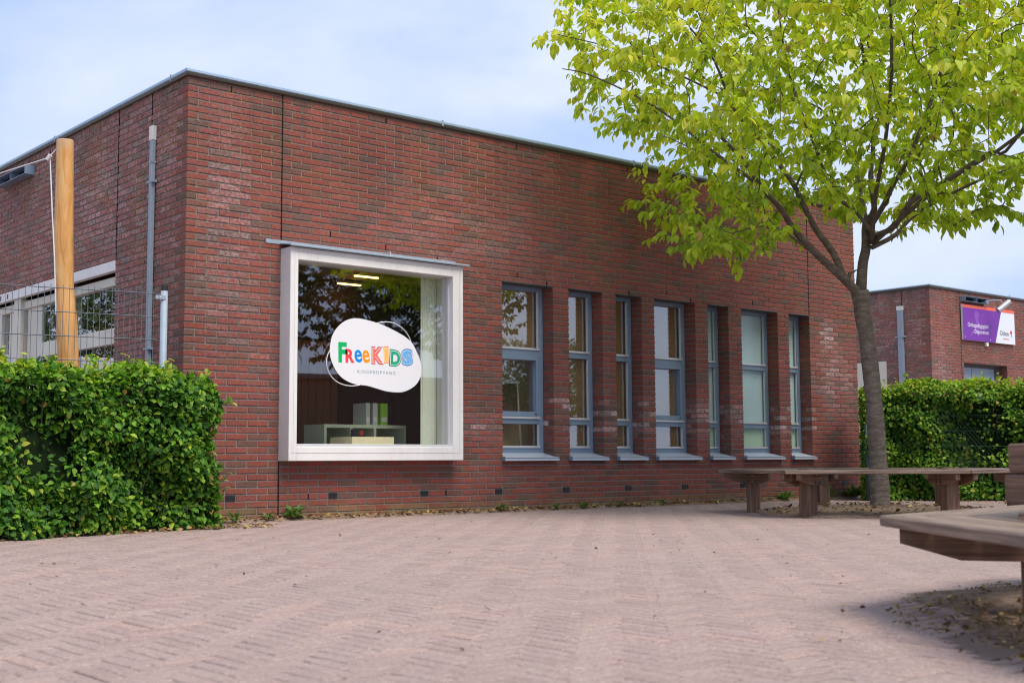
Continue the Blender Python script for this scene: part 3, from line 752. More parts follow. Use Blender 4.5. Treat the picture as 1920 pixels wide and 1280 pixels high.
b = MB(); b.box(1.79, -.02, .60, 2.29, 0, .79); b.box(1.79, .36, .60, 2.29, .38, .79); b.box(1.79, 0, .60, 1.81, .36, .79); b.box(2.27, 0, .60, 2.29, .36, .79); b.build('box_sides', PLYW, t, (2.03, .15, .6))
b = MB(); b.box(1.81, .0, .601, 2.27, .36, .61); b.build('box_bottom', PLYW, t, (2.03, .15, .6))
b = MB(); b.box(1.07, -0.077, 0.56, 2.92, 0.66, 0.60); tag(b.build('window_ledge', PALEW), 'broad pale ledge inside the display window under the plywood box', 'shelf')
t = empty('toy_traffic_light', (2.18, 0.45, .6), 0, 'small dark toy traffic light with orange discs behind the plywood box', 'toy')
b = MB(); b.box(2.11, .44, .60, 2.25, .50, .88); b.build('case', plain('toy_grey', (.03, .045, .05), .5), t, (2.18, .45, .6))
RO = plain('toy_orange', (.75, .09, .02), .5)
for z in (.84, .775):
    b = MB(); b.tube([(2.20, .439, z), (2.20, .432, z)], .028, 14); b.build('disc', RO, t, (2.18, .45, .6))
CAB = plain('pale_green_board', (.62, .72, .52), .6)
t = empty('shelf_unit', (2.5, .9, 0), 0, 'pale grey-green open shelf unit standing behind the display window', 'shelf')
b = MB(); b.box(1.95, .75, .90, 2.99, 1.15, .935); b.build('shelf_top', CAB, t, (2.5, .9, 0))
for x in (1.95, 2.27, 2.57, 2.96):
    b = MB(); b.box(x, .75, .06, x+.03, 1.15, .90); b.build('divider', CAB, t, (2.5, .9, 0))
b = MB(); b.box(1.98, 1.12, .06, 2.96, 1.149, .90); b.build('back_panel', plain('shelf_back', (.40, .46, .30), .7), t, (2.5, .9, 0))
for x, wd, c, lb in ((2.50, .05, (.5, .55, .52), 'white binder on the shelf unit, left of the green one'), (2.59, .06, (.55, .58, .56), 'second white binder beside the green one on the shelf unit'), (2.69, .09, (.30, .62, .05), 'bright lime green binder on the shelf unit')):
    t = empty('binder', (x, .85, .935), 0, lb, 'binder', 'binders on the shelf unit'); pm_ = plain('binder_%d' % int(x*100), c, .5)
    b = MB(); b.box(x, .80, .936, x+wd, 1.05, 1.17); b.build('cover', pm_, t, (x, .85, .935))
    b = MB(); b.box(x+.01, .798, .97, x+wd-.01, .7995, 1.02); b.build('spine_label', WHITE, t, (x, .85, .935))
t = empty('curtain', (3.2, .3, .6), 0, 'pale greenish white curtain hanging at the right of the display window', 'curtain')
b = MB(); n_ = 40; v = []; f = []
for i in range(n_+1):
    x = 2.74+i*0.27/n_; y = .14+.018*math.sin(i*1.25); v += [(x, y, .61), (x, y, 2.8)]
    if i: f.append((2*i-2, 2*i, 2*i+1, 2*i-1))
b.add(v, f); b.build('cloth', plain('curtain_cloth', (.80, .84, .70), .8), t, (3.2, .3, .6), smooth=True)
b = MB(); b.tube([(2.6, .14, 2.82), (3.1, .14, 2.82)], .012, 8); b.build('rail', BEAD, t, (3.2, .3, .6))
t = empty('play_bench', (1.7, 2.6, 0), 0, 'brown rounded play bench seen low through the display window', 'bench'); BB = plain('warm_brown_board', (.42, .18, .08), .5)
b = MB(); arc = [(1.2, .05)]+[(2.1, .05)]+[(2.1-.28+.28*math.cos(q), 1.05+.28*math.sin(q)) for q in np.linspace(0, PI/2, 8)]+[(1.2, 1.33)]
b.prism(arc, 2.9, 2.95, lambda a, c, n: (a, n, c)); b.build('backrest', BB, t, (1.7, 2.6, 0))
b = MB(); b.box(1.2, 2.4, .4, 2.1, 2.9, .45); b.build('seat', BB, t, (1.7, 2.6, 0)); b = MB(); b.box(1.22, 2.42, .05, 1.27, 2.88, .4); b.box(2.03, 2.42, .05, 2.08, 2.88, .4); b.build('legs', BB, t, (1.7, 2.6, 0))
# clothes rail and whiteboard in first narrow window
t = empty('easel', (4.1, .45, .05), 0, 'white framed easel leaning behind the first narrow window', 'easel')
for x0, x1, z1 in ((3.95, 4.05, 1.45), (4.40, 4.30, 1.45)):
    b = MB(); b.tube([(x0, .42, .05), (x1, .42, z1)], .016, 6); b.build('leg', CREAM, t, (4.1, .45, .05))
b = MB(); b.box(4.08,   .41, 1.02, 4.30, .43, 1.42); b.build('board', DARKW, t, (4.1, .45, .05)); b = MB(); b.box(4.05, .405, 1.42, 4.33, .435, 1.45); b.build('top_rail', WHITE, t, (4.1, .45, .05))
# curtains behind the west windows
for y0, y1, lb in ((2.95, 3.78, 'grey vertical curtain behind the west window beside the wooden pole'), (4.9, 5.6, 'grey curtain behind the leftmost pane of the west facade')):
    b = MB(); v = []; f = []; n_ = 36
    for i in range(n_+1):
        y = y0+(y1-y0)*i/n_; x = .22+.02*math.sin(i*1.7); v += [(x, y, .9), (x, y, 2.4)]
        if i: f.append((2*i-2, 2*i, 2*i+1, 2*i-1))
    b.add(v, f); tag(b.build('curtain', plain('curtain_grey', (.4, .38, .34), .8) if y0 < 4 else bpy.data.materials['curtain_grey'], smooth=True), lb, 'curtain', 'curtains of the west windows')

# ================================================================== STICKER ON THE GLASS
YG = -0.0865
def frg(a, c, n): return (a, YG-n, c)
stk = empty('window_sticker', (2.03, YG, 1.6), 0, 'white pebble-shaped sticker with FREEKIDS in colours on the display window glass', 'sign')
SO = (2.03, YG, 1.6)
blob = [(1.739,1.948),(1.644,1.911),(1.562,1.843),(1.511,1.766),(1.491,1.696),(1.483,1.622),(1.492,1.55),(1.523,1.478),(1.57,1.407),(1.639,1.351),(1.726,1.314),(1.814,1.299),(1.92,1.291),(2.027,1.269),(2.136,1.246),(2.236,1.238),(2.337,1.241),(2.43,1.271),(2.514,1.323),(2.566,1.394),(2.582,1.464),(2.571,1.556),(2.533,1.639),(2.466,1.743),(2.373,1.806),(2.261,1.853),(2.133,1.898),(2.024,1.925),(1.916,1.944),(1.827,1.953)]
def cr_spline(P, m=4, closed=True):
    P = [np.array(q, float) for q in P]; n = len(P); o = []
    rng_ = range(n) if closed else range(n-1)
    for i in rng_:
        a, b_, c, d = (P[(i-1) % n], P[i], P[(i+1) % n], P[(i+2) % n]) if closed else (P[max(i-1, 0)], P[i], P[i+1], P[min(i+2, n-1)])
        for k in range(m):
            t = k/m; o.append(0.5*((2*b_)+(-a+c)*t+(2*a-5*b_+4*c-d)*t*t+(-a+3*b_-3*c+d)*t**3))
    if not closed: o.append(P[-1])
    return o
b = MB(); b.prism([tuple(q) for q in cr_spline(blob)], 0.0, 0.0012, frg); b.build('white_field', plain('sticker_white', (.80, .80, .84), .35, .4, 0, .01), stk, SO)
for arc in ([(1.483,1.619),(1.458,1.57),(1.447,1.511),(1.455,1.453),(1.485,1.389),(1.554,1.326),(1.64,1.293),(1.735,1.283),(1.832,1.296)], [(2.033,1.922),(2.087,1.933),(2.151,1.941),(2.206,1.939),(2.261,1.929),(2.354,1.882),(2.419,1.817),(2.452,1.757)]):
    b = MB(); pts = cr_spline(arc, 5, False); b.tube([(q[0], YG-.0006, q[1]) for q in pts], 0.0045, 4); b.build('outline_loop', bpy.data.materials['sticker_white'], stk, SO)
def flat(name, c, em=0): return plain(name, c, .4, .4, 0, .01)
def text_mesh(txt, cx, cz, wd, ht, off, mat, name, parent, porg, yy, rot=0.0, shear=0.0, axis='x', thick=0.0008, spacing=1.0):
    cu = bpy.data.curves.new(name, 'FONT'); cu.body = txt; cu.size = 1.0; cu.offset = off; cu.space_character = spacing; cu.resolution_u = 4; cu.shear = shear
    tmp = bpy.data.objects.new('tmp', cu); COL.objects.link(tmp)
    dg = bpy.context.evaluated_depsgraph_get(); me = bpy.data.meshes.new_from_object(tmp.evaluated_get(dg))
    bpy.data.objects.remove(tmp); me.name = name
    co = np.zeros(len(me.vertices)*3); me.vertices.foreach_get('co', co); co = co.reshape(-1, 3)
    mn, mxx = co.min(0), co.max(0); sx = wd/(mxx[0]-mn[0]); sz = ht/(mxx[1]-mn[1])
    X = (co[:, 0]-(mn[0]+mxx[0])/2)*sx; Z = (co[:, 1]-(mn[1]+mxx[1])/2)*sz
    cr_, sr = math.cos(rot), math.sin(rot); X, Z = X*cr_-Z*sr, X*sr+Z*cr_
    nv = np.stack([cx+X-porg[0], np.full(len(X), yy-porg[1]), cz+Z-porg[2]], 1)
    me.vertices.foreach_set('co', nv.ravel()); me.update(); me.materials.clear(); me.materials.append(mat)
    return link(name, me, parent)
LC = {'g': (0.0, .46, .12), 'r': (.86, .06, .07), 'b': (0.0, .26, .78), 'o': (1.0, .32, 0.0), 'lr': (.95, .17, .13), 'lo': (1.0, .52, .12), 'lg': (.0, .38, .22), 'lb': (.10, .45, .90), 'dr': (.62, .03, .05), 'do': (.95, .30, .01), 'dg': (.0, .25, .12), 'db': (0.0, .17, .52), 'w': (.9, .88, .86), 'gr': (.22, .32, .35)}
LM = {k: flat('letter_'+k, c) for k, c in LC.items()}
S = lambda *a, **k: text_mesh(*a, **k)
for ch, cx, cz, wd, ht, m_, rot in (('F', 1.629, 1.608, .098, .20, 'g', .02), ('R', 1.714, 1.577, .104, .138, 'r', .03), ('e', 1.811, 1.580, .088, .126, 'b', .12), ('e', 1.902, 1.580, .086, .128, 'o', .12)):
    text_mesh(ch, cx, cz, wd, ht, 0.022 if ch == 'e' else 0.045, LM[m_], 'letter', stk, SO, YG-.0018, rot)
for ch, cx, cz, wd, ht, a_, b_, rot in (('K', 2.043, 1.596, .150, .178, 'dr', 'lr', .0), ('I', 2.146, 1.609, .062, .172, 'do', 'lo', .06), ('D', 2.257, 1.580, .148, .172, 'dg', 'lg', -.06), ('S', 2.404, 1.596, .146, .176, 'db', 'lb', .05)):
    text_mesh(ch, cx, cz, wd, ht, 0.075, LM[a_], 'letter', stk, SO, YG-.0016-.0003*(ch in 'DI'), rot)
    text_mesh(ch, cx, cz, wd*.86, ht*.86, 0.035, LM['w'], 'letter_inline', stk, SO, YG-.0024, rot)
    text_mesh(ch, cx, cz, wd*.77, ht*.79, 0.02, LM[b_], 'letter_fill', stk, SO, YG-.0028, rot)
text_mesh('KINDEROPVANG', 2.031, 1.4285, .455, .033, .004, LM['gr'], 'lettering', stk, SO, YG-.0018, 0.0, spacing=1.35)
for x in (1.760, 2.301):
    b = MB(); b.tube([(x, YG-.0013, 1.4285), (x, YG-.0018, 1.4285)], .004, 8); b.build('dot', LM['gr'], stk, SO)

# ================================================================== things on the west wall
t = empty('downpipe', (-0.03, .68, 0), 0, 'square galvanised downpipe with pale top on the west brick wall', 'pipe'); TO = (-.03, .68, 0)
b = MB(); b.box(-.045, .655, 0, -.005, .712, 3.62, .004); b.build('pipe', GALV, t, TO)
b = MB(); b.box(-.050, .650, 3.60, -.001, .717, 3.74, .004); b.build('outlet_head', plain('pale_zinc', (.68, .68, .66), .5), t, TO)
for z in (3.19, 1.6):
    b = MB(); b.box(-.049, .620, z, -.004, .750, z+.022); b.build('clamp', GALV, t, TO)
b = MB(); b.box(-.048, .651, 3.38, -.001, .716, 3.40); b.build('pipe_joint', GALV, t, TO)
def vent_box(org, U, Nn, wd, ht, dp, label):
    t = empty('wall_vent', tuple(org), 0, label, 'vent'); b = MB(); U = np.array(U, float); Nn = np.array(Nn, float); o = np.array(org, float); Z = np.array([0, 0, 1.0]); th = .006
    for p_, a, c, d in ((o, U*wd, Nn*dp, Z*th), (o+Z*(ht-th), U*wd, Nn*dp, Z*th), (o+Z*th, U*th, Nn*dp, Z*(ht-2*th)), (o+U*(wd-th)+Z*th, U*th, Nn*dp, Z*(ht-2*th)), (o+U*(wd/2)+Z*th, U*th, Nn*(dp-.004), Z*(ht-2*th))): b.obox(p_, a, c, d)
    b.build('hood', BLUE, t, tuple(org)); b = MB(); b.obox(o+U*th+Z*th+Nn*.004, U*(wd-2*th), Nn*.004, Z*(ht-2*th)); b.build('grille', DARK, t, tuple(org)); return t
vent_box((0.001, 3.88, 3.84), (0, 1, 0), (-1, 0, 0), .98, .105, .115, 'open-fronted grey metal vent hood high on the west brick wall')

# ================================================================== pole with rope
PB = CAM+0*fwd
def XDZ(u, v, k):  # helper numbers were measured in the photograph; gives a real place at distance k
    d = fwd*2386.54+rgt*(u-960)-upv*(v-640); return CAM+d*(k/(d@fwd))
pb_ = XDZ(128, 690, 11.5); pp = [(pb_[0], pb_[1], 0.0), (pb_[0], pb_[1], 0.8)]; pr = [.098, .094]
for u_, v_, w_ in ((128, 690, 38), (127, 650, 38.5), (125, 600, 38), (123, 575, 36), (121, 545, 34.5), (120, 500, 34.5), (119.5, 440, 35), (120.5, 380, 33), (121.5, 320, 31.5), (122, 280, 31), (122, 264, 30.5)):
    q = XDZ(u_, v_, 11.5); pp.append(tuple(q)); pr.append(w_/2*11.5/2386.5)
pp.append(tuple(np.array(pp[-1])+np.array([0, 0, .004]))); pr.append(pr[-1]*.95)
t = empty('wooden_pole', (-0.83, 0.70, 0), 0, 'tall peeled orange wooden pole standing behind the wire fence', 'pole'); TO = (-.83, .70, 0)
b = MB(); b.tube([tuple(q) for q in cr_spline(pp, 3, False)], list(np.interp(np.linspace(0, len(pr)-1, 3*(len(pr)-1)+1), range(len(pr)), pr)), 20); b.build('post', POLE, t, TO, smooth=False)
ROPE = plain('white_rope', (.72, .71, .70), .7)
r_ = empty('rope_pulley', tuple(XDZ(93, 295, 11.45)), 0, 'white rope running through a small pulley at the top of the wooden pole', 'rope'); RO_ = tuple(XDZ(93, 295, 11.45))
b = MB(); p0 = XDZ(92, 296, 11.45); b.tube([tuple(p0), tuple(XDZ(0, 325, 12.2)), tuple(XDZ(-120, 352, 13.2))], .006, 6); b.tube([tuple(XDZ(94, 297, 11.45)), tuple(XDZ(98, 400, 11.42)), tuple(XDZ(102, 480, 11.4)), tuple(XDZ(105, 590, 11.4))], .006, 6); b.build('rope', ROPE, r_, RO_)
b = MB(); b.tube([tuple(XDZ(88, 300, 11.44)), tuple(XDZ(95, 291, 11.44))], [.016, .022], 8); b.build('pulley', ROPE, r_, RO_)
b = MB(); b.tube([tuple(XDZ(95, 291, 11.44)), tuple(XDZ(100, 286, 11.45)), tuple(XDZ(104, 281, 11.46)), tuple(XDZ(108, 282, 11.47))], .005, 6); b.build('chain', BEAD, r_, RO_)

# ================================================================== mesh fence left
fx0, fy0 = -0.33, -0.29; fdx, fdy = -0.984, 0.179
t = empty('wire_fence', (fx0, fy0, 0), 0, 'grey welded wire mesh fence panel with round galvanised post at the building corner', 'fence'); TO = (fx0, fy0, 0)
b = MB(); b.tube([(fx0, fy0, 0), (fx0, fy0, 2.035)], .030, 16); o = b.build('post', GALV, t, TO, smooth=True); b = MB(); b.tube([(fx0, fy0, 2.03), (fx0, fy0, 2.075)], .0315, 16); b.build('post_cap', BLACK, t, TO)
b = MB()
for k in range(64):
    s_ = 0.09+k*0.05; x, y = fx0+fdx*s_, fy0+fdy*s_; b.tube([(x, y, .03), (x, y, 2.03)], .0026, 4)
for k in range(11):
    z = 2.0-.2*k
    for o_ in (-.007, .007): b.tube([(fx0+fdx*.04-fdy*o_, fy0+fdy*.04+fdx*o_, z), (fx0+fdx*3.3-fdy*o_, fy0+fdy*3.3+fdx*o_, z)], .0032, 4)
b.build('mesh_panel', WIRE, t, TO)
for z in (1.965, 1.14+.0):
    b = MB(); b.obox((fx0+fdx*.0, fy0-.012, z-.014), (fdx*.085, fdy*.085, 0), (0, -.022, 0), (0, 0, .034)); c_ = b.build('clamp', GALV, t, TO)
    b = MB(); b.tube([(fx0+fdx*.055, fy0-.034, z+.003), (fx0+fdx*.055, fy0-.044, z+.003)], .007, 8); b.build('bolt', BEAD, c_, TO)
b = MB(); x, y = fx0+fdx*2.55, fy0+fdy*2.55; b.tube([(x, y, 0), (x, y, 2.035)], .030, 12); b.build('post', GALV, t, TO, smooth=True)

# ================================================================== leaves
LEAFV = np.array([(0, 0, 0), (-.5, .33, .10), (0, .33, 0), (.5, .33, .10), (-.41, .66, .04), (0, .66, -.06), (.41, .66, .04), (0, 1.0, -.17)])
LEAFF = [(0, 2, 1), (0, 3, 2), (1, 2, 5, 4), (2, 3, 6, 5), (4, 5, 7), (5, 6, 7)]
def leaf_mesh(name, P, A, Nn, Ln, Wd, col, mat, parent=None, org=(0, 0, 0)):
    A = A/np.linalg.norm(A, axis=1, keepdims=True); B = np.cross(A, Nn); B /= (np.linalg.norm(B, axis=1, keepdims=True)+1e-9); C = np.cross(B, A)
    n = len(P); T = LEAFV
    V = P[:, None, :]+B[:, None, :]*(T[None, :, 0:1]*Wd[:, None, None])+A[:, None, :]*(T[None, :, 1:2]*Ln[:, None, None])+C[:, None, :]*(T[None, :, 2:3]*Ln[:, None, None])
    V = (V-np.array(org)).reshape(-1, 3)
    sizes = [len(q) for q in LEAFF]; flat_ = np.concatenate([np.array(q) for q in LEAFF]); nl = len(flat_)
    loops = (flat_[None, :]+8*np.arange(n)[:, None]).ravel()
    starts = np.concatenate([[0], np.cumsum(sizes)[:-1]]); ls = (starts[None, :]+nl*np.arange(n)[:, None]).ravel()
    me = bpy.data.meshes.new(name); me.vertices.add(len(V)); me.vertices.foreach_set('co', V.ravel().astype(np.float32))
    me.loops.add(len(loops)); me.loops.foreach_set('vertex_index', loops.astype(np.int32))
    me.polygons.add(len(ls)); me.polygons.foreach_set('loop_start', ls.astype(np.int32)); 
    try: me.polygons.foreach_set('loop_total', np.tile(sizes, n).astype(np.int32))
    except Exception: pass
    me.update(calc_edges=True); me.validate()
    a = me.attributes.new('bc', 'FLOAT_COLOR', 'POINT'); c = np.ones((n, 8, 4), np.float32); c[:, :, :3] = col[:, None, :]; a.data.foreach_set('color', c.ravel())
    me.shade_smooth(); me.materials.append(mat); return link(name, me, parent)
def leaf_singles(P, A, Nn, Ln, Wd, col, mat, parent, org):
    A = A/np.linalg.norm(A, axis=1, keepdims=True); B = np.cross(A, Nn); B /= (np.linalg.norm(B, axis=1, keepdims=True)+1e-9); C = np.cross(B, A)
    me = bpy.data.meshes.new('leaf'); me.from_pydata([tuple(q) for q in LEAFV], [], LEAFF); me.shade_smooth(); me.materials.append(mat)
    for i in range(len(P)):
        o = link('leaf', me, parent)
        p_ = P[i]-np.array(org)
        o.matrix_local = Matrix(((B[i,0]*Wd[i], A[i,0]*Ln[i], C[i,0]*Ln[i], p_[0]), (B[i,1]*Wd[i], A[i,1]*Ln[i], C[i,1]*Ln[i], p_[1]), (B[i,2]*Wd[i], A[i,2]*Ln[i], C[i,2]*Ln[i], p_[2]), (0, 0, 0, 1)))
        o['bc'] = [float(x) for x in col[i]]
def split_leaves(name, P, A, Nn, Ln, Wd, col, mat, mato, parent, org, nsing, score):
    idx = np.argsort(score); s_ = idx[:nsing]; r = idx[nsing:]
    leaf_singles(P[s_], A[s_], Nn[s_], Ln[s_], Wd[s_], col[s_], mato, parent, org)
    return tag(leaf_mesh(name, P[r], A[r], Nn[r], Ln[r], Wd[r], col[r], mat, parent, org), kind='stuff')

# ---- hedges
def hedge(p0, p1, thick, h, label, seed, dens=1500, lsize=.062, holes=(), cat='hedge', nsing=300, endcap=True, bump=0.05, bright=0.0):
    """front face line p0->p1 (xy), hedge lies to the left of that direction"""
    rs = np.random.RandomState(seed); p0 = np.array(p0, float); p1 = np.array(p1, float); T = p1-p0; Ln_ = np.linalg.norm(T); T /= Ln_
    W_ = np.array([-T[1], T[0]])
    org = (p0[0], p0[1], 0); t = empty('hedge', org, 0, label, cat)
    def gen(n, face):
        a = rs.rand(n); b_ = rs.rand(n); d = np.abs(rs.randn(n))*0.07-0.03
        if face == 'f': s = a*Ln_; z = b_*h; wv = d; nr = np.stack([np.full(n, -W_[0]), np.full(n, -W_[1]), np.zeros(n)], 1)
        if face == 't': s = a*Ln_; wv = b_*thick; z = h-d; nr = np.tile([0, 0, 1.0], (n, 1))
        if face == 'e': s = Ln_-d; wv = a*thick; z = b_*h; nr = np.tile([T[0], T[1], 0.0], (n, 1))
        if face == 's': s = d; wv = a*thick; z = b_*h; nr = np.tile([-T[0], -T[1], 0.0], (n, 1))
        # rounded corners & lumpy surface
        lump = bump*(np.sin(s*3.1+seed)*np.sin(z*4.3+1)+.7*np.sin(s*7.7+2*z)+.5*np.sin(z*11+s*5))
        if face == 'f': wv = wv-lump*.8+.10*np.clip((z-h+.15)/.15, 0, 1)**2
        if face == 't': z = z+lump*.5+.03*np.sin(s*9)*np.sin(wv*8)-.08*np.clip((.12-wv)/.12, 0, 1)
        if face == 'e': s = s+lump*.9-.06*np.clip((z-h+.2)/.2, 0, 1)+.10*np.clip((.6-z)/.6, 0, 1)
        P = np.stack([p0[0]+T[0]*s+W_[0]*wv, p0[1]+T[1]*s+W_[1]*wv, z+.02], 1)
        return P, nr, d, s, z
    out = []
    for face, area in (('f', Ln_*h), ('t', Ln_*thick), ('e', thick*h), ('s', thick*h)):
        n = int(dens*area); out.append(gen(n, face))
    P = np.concatenate([o[0] for o in out]); NR = np.concatenate([o[1] for o in out]); D = np.concatenate([o[2] for o in out]); SS = np.concatenate([o[3] for o in out]); ZZ = np.concatenate([o[4] for o in out])
    keep = np.ones(len(P), bool)
    for (hs, hz, rs_, rz_, frac) in holes: keep &= ~((((SS-hs)/rs_)**2+((ZZ-hz)/rz_)**2 < 1) & (D < .10) & (rs.rand(len(P)) < frac))
    P, NR, D, SS, ZZ = P[keep], NR[keep], D[keep], SS[keep], ZZ[keep]
    # sprigs standing out of the top and the end
    ns = int(Ln_*30); sp = []
    for _ in range(ns):
        s0 = rs.rand()*Ln_; w0 = rs.rand()*thick; L_ = .05+.16*rs.rand()**2; dx, dy = rs.randn(2)*.35
        for q in range(int(3+L_*40)):
            tt = (q+1)/(3+L_*40); sp.append((p0[0]+T[0]*s0+W_[0]*w0+dx*L_*tt+rs.randn()*.015, p0[1]+T[1]*s0+W_[1]*w0+dy*L_*tt+rs.randn()*.015, h+L_*tt))
    for _ in range(int(h*40)):
        z0 = rs.rand()*h; w0 = rs.rand()*thick*.9; L_ = .04+.16*rs.rand()**2
        for q in range(int(2+L_*35)):
            tt = (q+1)/(2+L_*35); sp.append((p1[0]+T[0]*L_*tt+W_[0]*w0+rs.randn()*.012, p1[1]+T[1]*L_*tt+W_[1]*w0+rs.randn()*.012, z0+.25*L_*tt+rs.randn()*.012))
    sp = np.array(sp); P = np.concatenate([P, sp]); NR = np.concatenate([NR, np.tile([0, 0, 1.0], (len(sp), 1))]); D = np.concatenate([D, np.full(len(sp), -.06)])
    n = len(P)
    A = NR*.35+rs.randn(n, 3)*.55+np.array([0, 0, -.35]); NN = NR*.55+np.array([0, 0, .75])+rs.randn(n, 3)*.38
    Lf = lsize*(.65+.6*rs.rand(n)); Wf = Lf*.68
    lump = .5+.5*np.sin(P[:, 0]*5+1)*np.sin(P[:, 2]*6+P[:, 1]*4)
    tone = np.clip(.30+bright+.28*rs.randn(n)-D*2.4+.16*lump+.22*np.clip((P[:, 2]-h+.12)/.15, 0, 1), 0, .97); tone[rs.rand(n) < .006] = 1.0  # outer and top leaves lighter, inner darker: light and shade put into the tint
    col = np.stack([tone, rs.rand(n), rs.rand(n)], 1)
    # nearest to the camera and outermost first
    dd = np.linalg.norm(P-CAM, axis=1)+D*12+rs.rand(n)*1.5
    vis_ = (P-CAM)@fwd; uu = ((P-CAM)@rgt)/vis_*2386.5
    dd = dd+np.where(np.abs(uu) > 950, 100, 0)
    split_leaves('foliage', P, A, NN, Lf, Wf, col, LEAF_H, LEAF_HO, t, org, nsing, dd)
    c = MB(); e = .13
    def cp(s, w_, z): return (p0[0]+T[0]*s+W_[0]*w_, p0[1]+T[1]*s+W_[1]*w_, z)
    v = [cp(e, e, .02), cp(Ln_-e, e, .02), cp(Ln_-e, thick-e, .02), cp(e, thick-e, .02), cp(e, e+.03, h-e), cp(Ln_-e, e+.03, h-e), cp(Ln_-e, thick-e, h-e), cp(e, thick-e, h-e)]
    c.add(v, [(0, 3, 2, 1), (4, 5, 6, 7), (0, 1, 5, 4), (1, 2, 6, 5), (2, 3, 7, 6), (3, 0, 4, 7)]); c.build('inner_core', CORE, t, org)  # solid near-black block filling the hedge interior
    for _ in range(int(Ln_*6)):
        b = MB(); s0 = rs.rand()*Ln_; w0 = .02+.06*rs.rand(); z0 = rs.rand()*h*.7; b.tube([cp(s0, w0, z0), cp(s0+rs.randn()*.08, w0-.03, z0+.12), cp(s0+rs.randn()*.12, w0-.02, z0+.28)], [.004, .003, .0015], 4); b.build('stem', TWIG, t, org)
    return t
hedge((-4.6, -1.62), (-.14, -0.955), .66, 1.23, 'clipped green hornbeam hedge in front of the wire fence and building corner'  , 11, 3700, .056, bump=.11, holes=((2.95, .62, .28, .16, .8), (3.05, .48, .2, .12, .7)))
# right hedge, closing the yard
hedge((9.38, -0.72), (11.0, -3.1), .75, 1.48, 'green hornbeam hedge behind the round tree bench, right of the brick wing', 23, 3000, .054, bright=.16, bump=.11, holes=((1.55, .92, .30, .36, .85), (1.5, .5, .25, .25, .5)))
# green fence in the right hedge
GREEN = plain('dark_green_steel', (.010, .055, .045), .45)
t = empty('green_fence', (9.40, -.80, 0), 0, 'dark green wire fence with round posts half grown into the right hedge', 'fence'); TO = (9.4, -.8, 0)
hd = np.array([1.62, -2.38]); hd /= np.linalg.norm(hd); hn = np.array([hd[1], -hd[0]])
def gp(s, o_, z): q = np.array([9.38, -.72])+hd*s+hn*o_; return (q[0], q[1], z)
for s_, z0, z1 in ((.03, 0, 1.0), (2.04, 0, 1.30)):
    b = MB(); b.tube([gp(s_, .12, z0), gp(s_, .12, z1)], .03, 12); b.build('post', GREEN, t, TO, smooth=True)
b = MB()
for k in range(22): b.tube([gp(.97+k*.05, .01, .05), gp(.05+k*.05, .01, 1.24)], .0025, 4)
for k in range(6): b.tube([gp(.95, .01, .1+.2*k), gp(2.04, .01, .1+.2*k)], .0035, 4)
b.build('mesh_panel', GREEN, t, TO)

